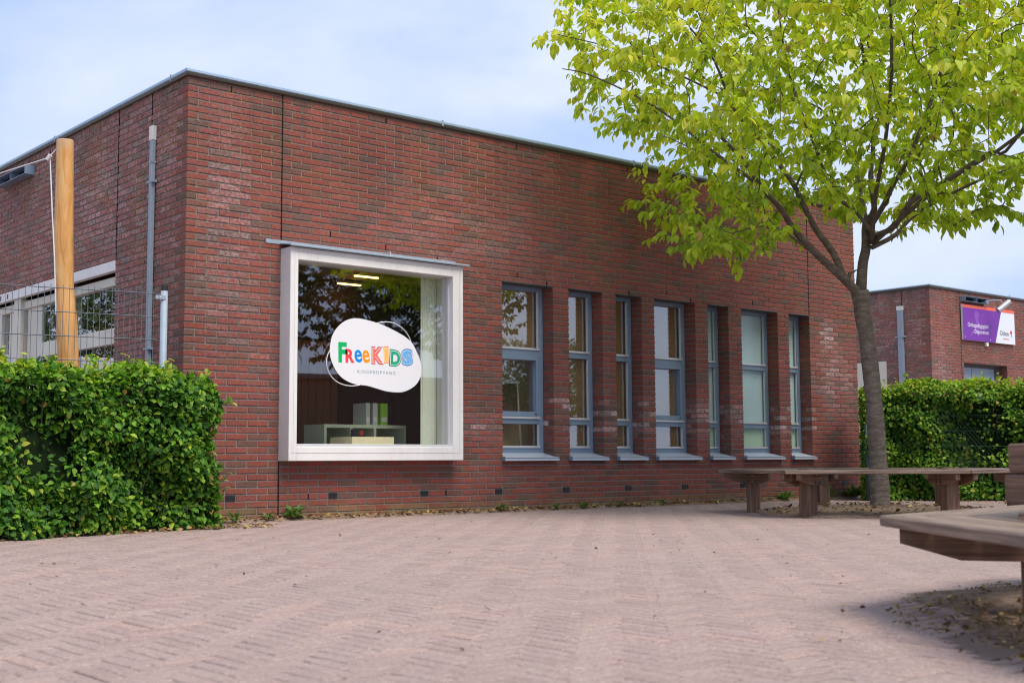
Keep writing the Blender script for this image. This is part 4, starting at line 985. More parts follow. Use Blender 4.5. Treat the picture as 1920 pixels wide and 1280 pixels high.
# ================================================================== TREE
TX, TY = 6.04, -3.16
def loc3(X, Y, Z): return np.array([TX+X*RH[0]+Y*FH[0], TY+X*RH[1]+Y*FH[1], Z])
SCL = 1.07
def tl(pts, ys):
    m = len(pts); o = []
    for i, (X, Z) in enumerate(pts):
        Y = np.interp(i/(m-1), [0, 1], ys); z = .54+(Z-.54)*SCL if Z > .3 else Z
        f = (12.9+Y)/12.9
        o.append((X*SCL*f, Y, .54+(z-.54)*f if Z > .3 else Z))
    return o
limbs = {
 'trunk': (tl([(-.0, -.05), (0, .12), (-.01, .59), (-.03, 1.1), (-.07, 1.62), (-.11, 1.95), (-.13, 2.14)], (0, 0)), [.130, .102, .090, .084, .081, .084, .088]),
 'A': (tl([(-.13, 2.10), (-.31, 2.26), (-.52, 2.39), (-.72, 2.55), (-.92, 2.76), (-1.04, 2.95), (-1.25, 3.18), (-1.47, 3.45), (-1.78, 3.69)], (0, -.9)), [.07, .062, .055, .05, .044, .038, .032, .026, .018]),
 'B': (tl([(-.29, 2.25), (-.36, 2.5), (-.51, 2.81), (-.65, 3.18), (-.75, 3.29), (-.95, 3.66), (-1.15, 3.98), (-1.35, 4.41), (-1.55, 4.73)], (-.05, .6)), [.052, .048, .043, .038, .034, .028, .023, .017, .012]),
 'C': (tl([(-.12, 2.12), (-.08, 2.4), (-.03, 2.6), (.01, 2.75), (.06, 2.91), (.08, 3.23), (.1, 3.71), (.07, 4.51), (.0, 5.4)], (0, .4)), [.078, .070, .066, .055, .043, .036, .03, .02, .012]),
 'D': (tl([(.0, 2.66), (.19, 2.76), (.38, 2.96), (.7, 3.23), (1.07, 3.43), (1.18, 3.59), (1.4, 3.91), (1.7, 4.5)], (0, -.8)), [.042, .038, .034, .03, .026, .022, .018, .012]),
 'E': (tl([(.0, 2.56), (.27, 2.68), (.48, 2.88), (.85, 3.01), (1.22, 3.2), (1.6, 3.38), (2.3, 3.8)], (0, .9)), [.036, .032, .028, .024, .02, .016, .01]),
 'F': (tl([(.03, 2.80), (.12, 2.97), (.2, 3.18), (.34, 3.44), (.51, 3.86), (.63, 4.24), (.72, 4.61), (.84, 4.99), (.9, 5.6)], (.05, -.5)), [.04, .037, .033, .029, .025, .021, .018, .014, .01]),
 'G': (tl([(.0, 2.70), (-.09, 2.91), (-.19, 3.07), (-.4, 3.5), (-.5, 4.2), (-.6, 5.2)], (0, 1.0)), [.034, .03, .027, .022, .017, .01]),
 'H': (tl([(-.72, 2.55), (-.92, 2.68), (-1.2, 2.76), (-1.5, 2.74), (-1.75, 2.78)], (-.35, -.8)), [.022, .015, .011, .008, .005]),
 'I': ([(0.0, 0, 2.75), (-.1, -.5, 3.1), (-.2, -1.1, 3.5), (-.35, -1.8, 4.0), (-.5, -2.5, 4.6)], [.036, .03, .025, .02, .012]),
 'J': ([(0.02, 0, 2.8), (.1, .6, 3.2), (.3, 1.3, 3.7), (.4, 2.0, 4.3), (.5, 2.7, 5.0)], [.036, .03, .025, .02, .012]),
 'K': ([(0.02, 0, 2.75), (.5, -.7, 3.2), (1.0, -1.3, 3.6), (1.5, -1.8, 4.2)], [.034, .028, .022, .014]),
 'L': (tl([(-1.25, 3.18), (-1.7, 3.55), (-2.2, 3.9), (-2.75, 4.2), (-3.0, 4.35)], (-.6, -.2)), [.024, .018, .014, .010, .006]),
 'M': (tl([(-1.15, 3.98), (-1.7, 4.25), (-2.3, 4.5), (-2.95, 4.68)], (.45, .2)), [.018, .014, .010, .006]),
}
tree = empty('cherry_tree', (TX, TY, 0), 0, 'yellow-green leafy cherry tree growing out of the middle of the round bench', 'tree'); TO = (TX, TY, 0)
def build_tree():
    rs = np.random.RandomState(42); nodes = []; par = []; minr = []; chains = []
    def addnode(p, q, r=0): nodes.append(p); par.append(q); minr.append(r); return len(nodes)-1
    order = ['trunk', 'A', 'B', 'C', 'D', 'E', 'F', 'G', 'H', 'I', 'J', 'K', 'L', 'M']
    start_nodes = []
    for k in order:
        pts, rr = limbs[k]; P = cr_spline([np.array(q, float)+(rs.randn(3)*.035 if (k != 'trunk' and 1 < i_ ) else 0) for i_, q in enumerate(pts)], 3, False); R_ = np.interp(np.linspace(0, len(rr)-1, len(P)), range(len(rr)), rr)
        if k == 'trunk': prev = -1
        else:
            A_ = np.array(nodes); prev = int(np.argmin(np.linalg.norm(A_-P[0], axis=1)))
        for i, (p, r) in enumerate(zip(P, R_)):
            if k != 'trunk' and i == 0 and np.linalg.norm(nodes[prev]-p) < .05: continue
            prev = addnode(p, prev, r)
            if k != 'trunk': start_nodes.append(prev)
        if k != 'trunk': R_ = R_*.74
        chains.append((P, R_))
    # crown volume ---------------------------------------------------
    poly = np.array([(-3.15,4.62),(-3.0,4.15),(-2.72,3.82),(-2.1,3.45),(-1.75,3.1),(-2.2,2.78),(-1.8,2.48),(-1.35,2.30),(-1.0,2.5),(-.77,2.72),(-.05,2.85),(.3,2.68),(.8,2.62),(1.3,2.72),(1.5,3.0),(2.2,3.2),(2.8,3.7),(3.1,4.3),(3.1,5.2),(2.5,6.0),(1.2,6.6),(-.6,6.7),(-2,6.1),(-2.7,5.2)])
    poly[:, 0] *= SCL*np.where(poly[:, 0] < -2, .955, 1.0); poly[:, 1] = .54+(poly[:, 1]-.54)*SCL
    def inside(x, z):
        c = False; n = len(poly); j = n-1
        for i in range(n):
            if (poly[i, 1] > z) != (poly[j, 1] > z) and x < (poly[j, 0]-poly[i, 0])*(z-poly[i, 1])/(poly[j, 1]-poly[i, 1])+poly[i, 0]: c = not c
            j = i
        return c
    tips = []; tries = 0
    while len(tips) < 2350 and tries < 200000:
        tries += 1
        z = 2.4+rs.rand()*4.6; x = (rs.rand()*2-1)*3.5
        ymax = 2.9*math.sqrt(max(0, 1-(x/3.7)**2))*(1.0 if z > 3.6 else max(.25, (z-2.2)/1.4)); y = (rs.rand()*2-1)*ymax
        th_ = math.atan2(y, x); ph_ = .13*math.sin(3*th_+1)+.08*math.sin(7*th_)+.10*math.hypot(x, y)
        z = round((z+ph_)/.30)*.30-ph_+rs.randn()*.05
        f = 12.9/(12.9+y); xs, zs = x*f, .54+(z-.54)*f
        if not inside(xs, zs) : continue
        if not inside(xs*1.02, zs-.10): continue
        rr = math.sqrt(x*x+y*y)
        if z < 3.3+.0*rr and rr < .75 and rs.rand() < .85: continue
        if z < 4.2 and rr < 1.2 and rs.rand() < .45: continue
        p = np.array([x, y, z])
        if tips and min(np.linalg.norm(np.array(tips[-400:])-p, axis=1)) < .12: continue
        tips.append(p)
    root = np.array([0, 0, 2.6]); tips.sort(key=lambda p: np.linalg.norm(p-root))
    cand = list(start_nodes); NP = [nodes[i] for i in cand]; sprays = []
    for p in tips:
        A_ = np.array(NP); d = np.linalg.norm(A_-p, axis=1)+.25*np.maximum(0, np.linalg.norm(A_-root, axis=1)-np.linalg.norm(p-root)+.2)*2
        # prefer nodes that lie below/inside
        d = d+.3*np.maximum(0, A_[:, 2]-p[2]); j = int(np.argmin(d)); q0 = cand[j]; a = nodes[q0]; L_ = np.linalg.norm(p-a)
        if L_ < .06: continue
        k = max(2, int(L_/.16)); path = [a]; prev = q0; side = rs.randn(3)*.05*L_
        for i in range(1, k+1):
            t = i/k; b_ = a+(p-a)*t+side*math.sin(PI*t)+np.array([0, 0, .10*L_*math.sin(PI*t)])+rs.randn(3)*.012
            prev = addnode(b_, prev); path.append(b_); cand.append(prev); NP.append(b_)
        sprays.append(path)
    # pipe model
    n = len(nodes); cntd = np.zeros(n); ch = [[] for _ in range(n)]
    for i in range(n):
        if par[i] >= 0: ch[par[i]].append(i)
    for i in reversed(range(n)):
        if not ch[i]: cntd[i] += 1
        if par[i] >= 0: cntd[par[i]] += cntd[i]
    rad_ = np.maximum(np.array(minr)*1.0, np.where(np.array(minr) > 0, 0, .0022*cntd**.38))
    W = lambda p: loc3(p[0], p[1], p[2])
    tb = MB()
    for P, R_ in chains[:1]: 
        Pn = [W(q) for q in P]; tb.tube(Pn, [r*(1+.04*math.sin(i*1.9)) for i, r in enumerate(R_)], 18)
    for P, R_ in chains[1:]: tb.tube([W(q) for q in P], R_, 10)
    # broken stub
    s0 = loc3(-.28, -.05, 2.34); tb.tube([s0, s0+np.array([.05, 0, .09]), s0+np.array([.13, -.03, .13])], [.03, .018, .006], 7)
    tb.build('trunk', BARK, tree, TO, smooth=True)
    bb = MB(); done = set(); nl = len(chains)
    firsttwig = sum(1 for m in minr if m > 0)
    for i in range(n):
        if minr[i] > 0 : continue
        q = par[i]
        if q >= 0:
            # walk chains: only start where the parent is a fork or a limb
            if minr[q] > 0 or ch[q][0] != i:
                path = [nodes[q]]; rr = [min(rad_[i], rad_[q])]; c = i
                while True:
                    path.append(nodes[c]); rr.append(rad_[c])
                    if ch[c]: c = ch[c][0]
                    else: break
                bb.tube([W(x) for x in path], rr, 5, False)
    tag(bb.build('branches', BARK, tree, TO, smooth=True), kind='stuff')
    # leaves
    LP, LA, LN, LS, LT = [], [], [], [], []
    for path in sprays:
        P = np.array(path); seg = np.linalg.norm(np.diff(P, axis=0), axis=1); tot = seg.sum(); cs = np.concatenate([[0], np.cumsum(seg)])
        s_ = max(0, tot-.62)+rs.rand()*.03; sd_ = 1; tw = rs.randn()*.12+.0
        ext = P[-1]-P[-2]; ext = ext/np.linalg.norm(ext)
        while s_ < tot+.10:
            if s_ < tot: p = np.array([np.interp(s_, cs, P[:, k]) for k in range(3)]); i = min(np.searchsorted(cs, s_), len(P)-1); dr = P[i]-P[max(i-1, 0)]
            else: p = P[-1]+ext*(s_-tot); dr = ext
            dr = dr/(np.linalg.norm(dr)+1e-9); h = np.cross(dr, [0, 0, 1.0]); h /= (np.linalg.norm(h)+1e-6)
            for sd_ in ((1, -1) if rs.rand() < .6 else (rs.choice([1, -1]),)):
                ax = h*sd_*.55+dr*.45+np.array([0, 0, -.75])+rs.randn(3)*.28
                nr = h*sd_*.6+np.array([0, 0, .75])+dr*.3+rs.randn(3)*.35
                LP.append(p+h*sd_*.012+rs.randn(3)*.012); LA.append(ax); LN.append(nr); LS.append(.118*(.5+.65*rs.rand())); LT.append(tw+.08*(s_/tot if s_ < tot else 1))
            s_ += .034+.02*rs.rand()
    LP = np.array(LP); LA = np.array(LA); LN = np.array(LN); LS = np.array(LS); LT = np.array(LT)
    R3 = np.array([[RH[0], FH[0], 0], [RH[1], FH[1], 0], [0, 0, 1.0]])
    P = LP@R3.T+np.array([TX, TY, 0]); A = LA@R3.T; Nn = LN@R3.T; n = len(P)
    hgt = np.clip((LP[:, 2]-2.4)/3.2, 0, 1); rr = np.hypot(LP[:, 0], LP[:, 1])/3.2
    tone = np.clip(.34+.36*hgt+.20*rr+LT+rs.randn(n)*.13, 0, .95); tone[rs.rand(n) < .004] = 1.0  # higher and outer leaves paler, light on the crown put into the tone
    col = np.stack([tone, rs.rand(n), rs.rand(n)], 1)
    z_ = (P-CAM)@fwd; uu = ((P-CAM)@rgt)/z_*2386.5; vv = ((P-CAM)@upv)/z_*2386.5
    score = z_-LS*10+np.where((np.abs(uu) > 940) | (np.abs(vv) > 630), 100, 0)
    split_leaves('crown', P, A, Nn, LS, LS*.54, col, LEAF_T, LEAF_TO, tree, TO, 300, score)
    print('tree leaves', n, 'tips', len(sprays), 'nodes', len(nodes))
build_tree()
def copy_tree(o, parent=None, skip=('leaf',)):
    c = o.copy(); COL.objects.link(c); c.parent = parent
    for chd in list(o.children):
        if chd.name.split('.')[0] in skip: continue
        copy_tree(chd, c, skip)
    return c
for (x, y, rz, s, lb) in ((9.7, -10.7, 2.0, .97, 'tree whose dark crown and trunk are mirrored in the display window'), (23.2, -20.0, 4.1, .66, 'tree mirrored in the upper pane of the first narrow window'), (-9.5, 27.0, 1.0, 1.0, 'tree mirrored in the west window panes')):
    c = copy_tree(tree); c.location = (x, y, 0); c.rotation_euler = (0, 0, rz); c.scale = (s, s, s); c['label'] = lb; c['group'] = 'trees mirrored in the panes'
    for q in c.children:
        if q.name.startswith('crown'): q.material_slots[0].link = 'OBJECT'; q.material_slots[0].material = LEAF_BACKLIT

# ================================================================== BENCHES
def cw(X, D, z=0): q = CAM[:2]+RH*X+FH*D; return np.array([q[0], q[1], z])
def plank(name, a, b_, c, d, z0, z1, mat, parent, porg, bev=.005):
    """quad outline a,b (outer edge ends) c,d (inner edge ends) world xy; local x along a->b"""
    a, b_, c, d = [np.array(q, float) for q in (a, b_, c, d)]; o = (a+b_+c+d)/4; T = b_-a; ang = math.atan2(T[1], T[0]); ca, sa = math.cos(-ang), math.sin(-ang)
    loc = lambda q: ((q-o)[0]*ca-(q-o)[1]*sa, (q-o)[0]*sa+(q-o)[1]*ca)
    Q = [loc(q) for q in (a, b_, c, d)]; zc = (z0+z1)/2; h = (z1-z0)/2; cen = np.mean(Q, axis=0)
    ins = [tuple(np.array(q)+(cen-np.array(q))/np.linalg.norm(cen-np.array(q))*0+np.array([-np.sign(q[0])*bev, -np.sign(q[1])*bev])) for q in Q]
    v = [(q[0], q[1], -h+bev) for q in Q]+[(q[0], q[1], h-bev) for q in Q]+[(q[0], q[1], h) for q in ins]+[(q[0], q[1], -h) for q in ins]
    f = [(8, 9, 10, 11), (15, 14, 13, 12)]
    for i in range(4):
        j = (i+1) % 4; f += [(i, j, 4+j, 4+i), (4+i, 4+j, 8+j, 8+i), (12+i, 12+j, j, i)]
    import bmesh
    me = bpy.data.meshes.new(name); me.from_pydata(v, [], f); bb = bmesh.new(); bb.from_mesh(me); bmesh.ops.recalc_face_normals(bb, faces=bb.faces); bb.to_mesh(me); bb.free(); me.materials.append(mat)
    ob = link(name, me, parent, (o[0]-porg[0], o[1]-porg[1], zc-porg[2])); ob.rotation_euler = (0, 0, ang); return ob
def ring_bench(C, n, R_, ang0, zs, label, back=False, sides=None, legs=None, legoff=.40, npl=3, sw=.128):
    """C in (X,D) camera-aligned ground axes only to share the measured angles; everything is built in world space"""
    c = cw(*C)[:2]; org = (c[0], c[1], 0); t = empty('round_bench', org, 0, label, 'bench')
    D = lambda ang: RH*math.cos(ang)+FH*math.sin(ang)
    ap = R_*math.cos(PI/n)
    for k in (range(n) if sides is None else sides):
        a0 = ang0+k*2*PI/n; am = a0+PI/n; nd = D(am); td = D(am+PI/2)
        off = 0.0
        for q in range(npl):
            o1, o2 = ap-off, ap-off-sw; h1, h2 = o1*math.tan(PI/n)-.004, o2*math.tan(PI/n)-.004
            plank('seat_plank', c+nd*o1-td*h1, c+nd*o1+td*h1, c+nd*o2+td*h2, c+nd*o2-td*h2, zs-.038, zs+random.uniform(-.0015, .0015), BENCH_TOP, t, org); off += sw+.017
    seatw = off
    for k in (range(n) if legs is None else legs):
        a = ang0+k*2*PI/n; rd = D(a); tn = D(a+PI/2); lp = c+rd*(R_-legoff)
        # leg
        hw = .064; q = [lp+rd*hw-tn*hw, lp+rd*hw+tn*hw, lp-rd*hw+tn*hw, lp-rd*hw-tn*hw]
        import bmesh
        m_ = MB(); top = zs-.05; bv = .008
        ring = []
        for s1, s2 in ((1, -1), (1, 1), (-1, 1), (-1, -1)):
            pass
        pts = [(hw-bv, -hw), (hw, -hw+bv), (hw, hw-bv), (hw-bv, hw), (-hw+bv, hw), (-hw, hw-bv), (-hw, -hw+bv), (-hw+bv, -hw)]
        v = [(0, 0, 0)]*0
        m_.add([(x*1.0, y, z) for z in (0, top+.06) for x, y in pts], [tuple(range(8)), tuple(reversed(range(8, 16)))]+[(i, (i+1) % 8, 8+(i+1) % 8, 8+i) for i in range(8)])
        # leg grain runs upward: local x is up
        me_v = [(z, x, y) for x, y, z in m_.v]; m_.v = me_v
        lg = m_.build('leg', BENCH, t); lg.rotation_mode = 'XYZ'
        rdv = Vector((rd[0], rd[1], 0)); tnv = Vector((tn[0], tn[1], 0)); zv = Vector((0, 0, 1))
        mt = Matrix((( 0, rdv.x, tnv.x, lp[0]-c[0]), (0, rdv.y, tnv.y, lp[1]-c[1]), (1, 0, 0, 0), (0, 0, 0, 1))); lg.matrix_local = mt
        # pair of bearers
        for sd_ in (-1, 1):
            th = .044; yc = sd_*(hw+th/2+.001); x0, x1 = -.17, legoff-.075; zt, zb = zs-.0395, zs-.146; tp = .055
            prof = [(x0, zt), (x1, zt), (x1, zb+tp), (x1-.20, zb), (x0+.08, zb), (x0, zb+tp*.5)]
            mb = MB(); k2 = len(prof); v = [(x, yc-th/2, z) for x, z in prof]+[(x, yc+th/2, z) for x, z in prof]
            mb.add(v, [tuple(range(k2)), tuple(reversed(range(k2, 2*k2)))]+[(i, (i+1) % k2, k2+(i+1) % k2, k2+i) for i in range(k2)])
            be = mb.build('bearer', BENCH, t); be.matrix_local = Matrix(((rdv.x, tnv.x, 0, lp[0]-c[0]), (rdv.y, tnv.y, 0, lp[1]-c[1]), (0, 0, 1, 0), (0, 0, 0, 1)))
            for xb, zz in ((-.035, zb+.028), (.035, zb+.028), (-.035, zt-.02), (.035, zt-.02)):
                bl = MB(); bl.tube([(xb, yc+sd_*th/2, zz), (xb, yc+sd_*(th/2+.003), zz)], .0105, 10); bl.build('bolt', BLACK, be)
        if back:
            bp = MB(); lean = .10
            bp.add([(x-lean*0+(-.14*(zz)) , y, zs-.0+zz) for zz in (-.02, .25) for x, y in ((.03, -.045), (.03, .045), (-.05, .045), (-.05, -.045))], [(0, 1, 2, 3), (7, 6, 5, 4), (0, 4, 5, 1), (1, 5, 6, 2), (2, 6, 7, 3), (3, 7, 4, 0)])
            bo = bp.build('back_post', BENCH, t); bo.matrix_local = Matrix(((rdv.x, tnv.x, 0, lp[0]-c[0]), (rdv.y, tnv.y, 0, lp[1]-c[1]), (0, 0, 1, 0), (0, 0, 0, 1)))
    if back:
        for k in (range(n) if sides is None else sides):
            a0 = ang0+k*2*PI/n; am = a0+PI/n; nd = D(am); td = D(am+PI/2)
            for zz in (.045, .152):
                Rb = (R_-legoff+.112-.14*zz); o1 = Rb*math.cos(PI/n); o2 = o1-.034; h1, h2 = o1*math.tan(PI/n)-.003, o2*math.tan(PI/n)-.003
                plank('back_plank', c+nd*o1-td*h1, c+nd*o1+td*h1, c+nd*o2+td*h2, c+nd*o2-td*h2, zs+zz, zs+zz+.099, BENCH, t, org)
    return t
tc_ = np.array([TX, TY])-CAM[:2]
ring_bench((float(tc_@RH), float(tc_@FH)), 6, 1.62, rad(163), .447, 'hexagonal brown wooden bench without backrest encircling the cherry tree', legoff=.36)
ring_bench((3.14, 3.92), 8, 1.95, rad(159.5), .342, 'brown octagonal bench with plank backrest cut off at the right edge', back=True, legoff=.53)

# ================================================================== FAR BUILDING
FBX, FBY = 18.286, 3.666
fb = empty('far_building', (FBX, FBY, 0), 0, 'lower distant red brick building with purple and white sign, behind the right hedge', 'building'); FO = (FBX, FBY, 0)
ops_f = [(1.24, 3.02, 0.0, 2.56)]; ops_fl = [(1.07, 2.4, .6, 2.60)]
mbf = MB()
fbk, rf = brick_wall(None, FO, (1, 0, 0), (0, -1, 0), 0, 6.5, 0, 4.09, ops_f, [1.15], None)
fbk = [(p, z0, q, z1, (.21 if q-p < .15 else .10) if abs(p) < .01 else d, r) for p, z0, q, z1, d, r in fbk if z0 > .9]
ef = lambda u, z, rng: .06+.10*rng.random()+.5*g2(u, z, .35, 2.0, .3, .9)*rng.random()
emit_bricks(fb, FO, fbk, rf, FO, (1, 0, 0), (0, -1, 0), ef, 300, lambda b: (0 if b[0] < 4.4 and b[1] > 1.75 and b[2]-b[0] > .15 else 100)+b[0]+abs(b[1]-3)*.5, 0, mbf)
flk, rf2 = brick_wall(None, FO, (0, 1, 0), (-1, 0, 0), 0, 6.5, 0, 4.09, ops_fl, [.66], None, corner=True)
flk = [b for b in flk if b[1] > .9]
emit_bricks(fb, FO, flk, rf2, FO, (0, 1, 0), (-1, 0, 0), effl_sky_left, 0, None, 0, mbf)
tag(mbf.build('brickwork', BRICK_J, fb, FO), kind='stuff')
mm = MB(); mortar_slab(mm, FO, (1, 0, 0), (0, -1, 0), .0055, 8.0, -.1, 4.1, ops_f, n1=-.3); mortar_slab(mm, FO, (0, 1, 0), (-1, 0, 0), .301, 9.0, -.1, 4.1, ops_fl, n1=-.3); mm.build('mortar_wall', MORTAR, fb, FO)
coping_run(fb, (FBX, FBY), (FBX+8, FBY), (0, -1), 1, 0, -.015, 3.2, FO); coping_run(fb, (FBX, FBY+9), (FBX, FBY), (-1, 0), 0, 1, -.015, 3.2, FO)
b = MB(); b.box(FBX+.3, FBY+.3, 3.9, FBX+8, FBY+9, 4.0); b.build('roof', SOFFIT, fb, FO)
b = MB(); b.box(FBX+1.15-.006, FBY-.002, 0, FBX+1.15+.006, FBY+.02, 4.07); b.build('movement_joint', DARK, fb, FO)
b = MB(); b.box(FBX-.002, FBY+.66-.006, 3.74, FBX+.02, FBY+.66+.006, 4.07); b.build('movement_joint', DARK, fb, FO)
b = MB(); b.box(FBX-.0, FBY+1.07, .6, FBX+.1, FBY+2.4, 2.60, .004); b.build('cream_panel', CREAM, fb, FO)
b = MB(); DRM = plain('door_bluegrey', (.26, .34, .42), .4, .5, 0, .05); b.box(FBX+1.24, FBY+.22, 0, FBX+1.90, FBY+.27, 2.50, .004); d_ = b.build('door', DRM, fb, FO)
b = MB(); b.box(FBX+1.915, FBY+.22, 0, FBX+2.86, FBY+.27, 2.50, .004); b.build('door', DRM, fb, FO)
b = MB(); b.box(FBX+1.24, FBY+.20, 2.505, FBX+3.02, FBY+.29, 2.56); b.box(FBX+2.87, FBY+.20, 0, FBX+3.02, FBY+.29, 2.50); b.box(FBX+1.9005, FBY+.235, 0, FBX+1.9145, FBY+.26, 2.50); b.build('door_frame', SOFFIT, fb, FO)
t = empty('downpipe', (FBX-.03, FBY+.70, 0), 0, 'galvanised downpipe on the far building, above the right hedge', 'pipe'); TO = (FBX-.03, FBY+.70, 0)
b = MB(); b.box(FBX-.065, FBY+.62, 0, FBX-.005, FBY+.74, 3.66, .004); b.build('pipe', GALV, t, TO)
b = MB(); b.box(FBX-.07, FBY+.615, 3.64, FBX-.002, FBY+.745, 3.73); b.build('outlet_head', bpy.data.materials['pale_zinc'], t, TO)
b = MB(); b.box(FBX-.072, FBY+.57, 3.07, FBX-.004, FBY+.80, 3.10); b.build('clamp', GALV, t, TO)
vent_box((19.47, FBY-.001, 3.86), (1, 0, 0), (0, -1, 0), .95, .105, .12, 'open-fronted grey metal vent hood above the purple sign')
# sign
SX0, SX1, SZ0, SZ1 = 19.45, 21.60, 3.045, 3.80; SY = FBY-.055
sg = empty('wall_sign', (SX0, SY, SZ0), 0, 'purple and white wall sign with orange top stripe on the far building', 'sign'); SO2 = (SX0, SY, SZ0)
b = MB(); b.box(SX0, SY, SZ0, SX1, SY+.04, SZ1); b.build('panel', flat('sign_white', (.72, .76, .82)), sg, SO2)
fs = lambda a, c, n: (a, SY-n, c); sp_t = SX0+.735*(SX1-SX0); sp_b = SX0+.605*(SX1-SX0)
b = MB(); b.prism([(SX0, SZ0), (sp_b, SZ0), (sp_t, SZ1-.065), (SX0, SZ1-.065)], .001, .004, fs); b.build('purple_field', flat('sign_purple', (.17, .025, .34)), sg, SO2)
b = MB(); b.prism([(SX0, SZ1-.064), (SX1, SZ1-.064), (SX1, SZ1), (SX0, SZ1)], .001, .004, fs); b.build('orange_stripe', flat('sign_orange', (.88, .14, .07)), sg, SO2)
b = MB(); lil = flat('sign_lilac', (.24, .07, .42))
fig = cr_spline([(SX0+.50, SZ1-.12), (SX0+.60, SZ1-.13), (SX0+.66, SZ1-.20), (SX0+.60, SZ1-.28), (SX0+.66, SZ1-.42), (SX0+.58, SZ1-.55), (SX0+.36, SZ1-.62), (SX0+.24, SZ1-.68), (SX0+.36, SZ1-.56), (SX0+.52, SZ1-.46), (SX0+.50, SZ1-.30), (SX0+.46, SZ1-.22)], 4)
b.prism([tuple(q) for q in fig], .0041, .005, fs); b.build('pale_swirl', lil, sg, SO2)
WT = flat('sign_lettering', (.85, .85, .88)); NV = flat('sign_navy', (.03, .03, .09)); RD = flat('sign_red', (.80, .04, .07))
text_mesh('Orthopedagogisch', 20.05, 3.362, .84, .118, .0, WT, 'lettering', sg, SO2, SY-.006)
text_mesh('Dagcentrum', 20.18, 3.232, .57, .112, .0, WT, 'lettering', sg, SO2, SY-.006)
text_mesh('Odion', 21.14, 3.275, .37, .105, .0, NV, 'lettering', sg, SO2, SY-.003)
text_mesh('Dynamica', 21.21, 3.15, .26, .05, .0, RD, 'lettering', sg, SO2, SY-.003)
b = MB()
for (x, z, r) in ((21.43, 3.34, .022), (21.41, 3.305, .022), (21.455, 3.31, .024), (21.43, 3.285, .022)): b.tube([(x, SY-.001, z), (x, SY-.004, z)], r, 10)
b.build('figure_mark', RD, sg, SO2); b = MB(); b.box(21.432, SY-.0045, 3.205, 21.446, SY-.0005, 3.30); b.build('figure_mark', NV, sg, SO2)
for x, z in ((SX0+.06, SZ0+.06), (SX0+1.08, SZ0+.05)):
    b = MB(); b.tube([(x, SY-.004, z), (x, SY-.010, z)], .013, 8); b.build('screw', BEAD, sg, SO2)
# flood lamp above the sign
t = empty('sign_lamp', (20.36, FBY, 3.93), 0, 'small silver cylinder spotlight on an arm above the purple sign', 'lamp'); TO = (20.36, FBY, 3.93)
b = MB(); b.tube([(20.36, FBY-.0, 3.90), (20.36, FBY-.13, 3.90)], .045, 12); b.build('wall_bracket', GALV, t, TO)
b = MB(); b.tube([(20.36, FBY-.12, 3.92), (20.45, FBY-.24, 3.935), (20.52, FBY-.34, 3.93), (20.53, FBY-.36, 3.88)], .013, 8); b.build('arm', GALV, t, TO)
b = MB(); b.tube([(20.66, FBY-.46, 3.90), (20.38, FBY-.34, 3.69)], [.06, .06], 18); b.build('lamp_head', plain('lamp_grey', (.42, .43, .46), .35, .5, .3), t, TO, smooth=False)
b = MB(); b.box(20.385, FBY-.05, 2.955, 20.47, FBY-.001, 3.03); o = b.build('sensor_box', WHITE); tag(o, 'tiny white sensor box under the purple sign', 'sensor')

# ================================================================== off-frame surroundings that the panes mirror
t = empty('brown_shed', (16, -27, 0), 0, 'low brown boarded building mirrored in the lower half of the display window', 'building')
b = MB(); b.box(9, -31, 0, 30, -27, 3.4); b.build('wall', plain('shed_brown', (.13, .085, .06), .8), t, (16, -27, 0)); b = MB(); b.box(8.8, -31.2, 3.4, 30.2, -26.8, 3.55); b.build('roof', SOFFIT, t, (16, -27, 0))
t = empty('white_container', (-7, 18, 0), 0, 'white container shed mirrored in the west window pane', 'shed')
b = MB(); b.box(-9, 17, .2, -5.6, 22, 2.9, .02); b.build('body', WHITE, t, (-7, 18, 0)); b = MB(); b.box(-8, 16.96, .4, -7, 16.99, 2.4); b.build('door', BLUE, t, (-7, 18, 0))

# ================================================================== litter and weeds
rs = np.random.RandomState(5)
def litter(name, pts, size, parent=None, lab=None):
    P = np.array(pts); n = len(P); A = rs.randn(n, 3)*[1, 1, .25]; Nn = rs.randn(n, 3)*.5+[0, 0, 1]; L_ = size*(.5+.8*rs.rand(n))
    col = np.stack([rs.rand(n), rs.rand(n), rs.rand(n)], 1); return tag(leaf_mesh(name, P, A, Nn, L_, L_*.6, col, LIT, parent), kind='stuff')
pts = []
for _ in range(900):
    x = -0.2+rs.rand()**.8*8.5; pts.append((x, -.03-abs(rs.randn())*.055-.05*max(0, 1-x/3), .028+rs.rand()*.012))
for _ in range(260): x = -2.2+rs.rand()*2.6; pts.append((x, -1.13+.147*(x+1.3)-.12+rs.randn()*.05+.25*rs.rand(), .012+rs.rand()*.012))
for _ in range(420):
    a = rs.rand()*2*PI; r = 1.28*math.sqrt(rs.rand()); pts.append((6.04+r*math.cos(a), -3.16+r*math.sin(a), .02+.075*(1-(r/1.28)**2)+rs.rand()*.012))
for _ in range(160): pts.append((9.2+rs.rand()*1.7, -.9-rs.rand()*2.6, .015))
litter('leaf_litter', pts, .045)
pts = []
for _ in range(5000):
    a = rs.rand()*2*PI; r = 1.92*math.sqrt(rs.rand()); pts.append((NB_C[0]+r*math.cos(a), NB_C[1]+r*math.sin(a), .012+.03*(1-(r/1.85)**2)+rs.rand()*.01))
litter('leaf_litter', pts, .024)
pts = []
for _ in range(130):
    D_ = 3.4+rs.rand()**.8*9; X_ = (rs.rand()*2-1)*.4*D_; q = cw(X_, D_); 
    if q[1] < -.3 and not (q[0] < .3 and q[1] > -1): pts.append((q[0], q[1], .004+rs.rand()*.004))
litter('leaf_litter', pts, .020)
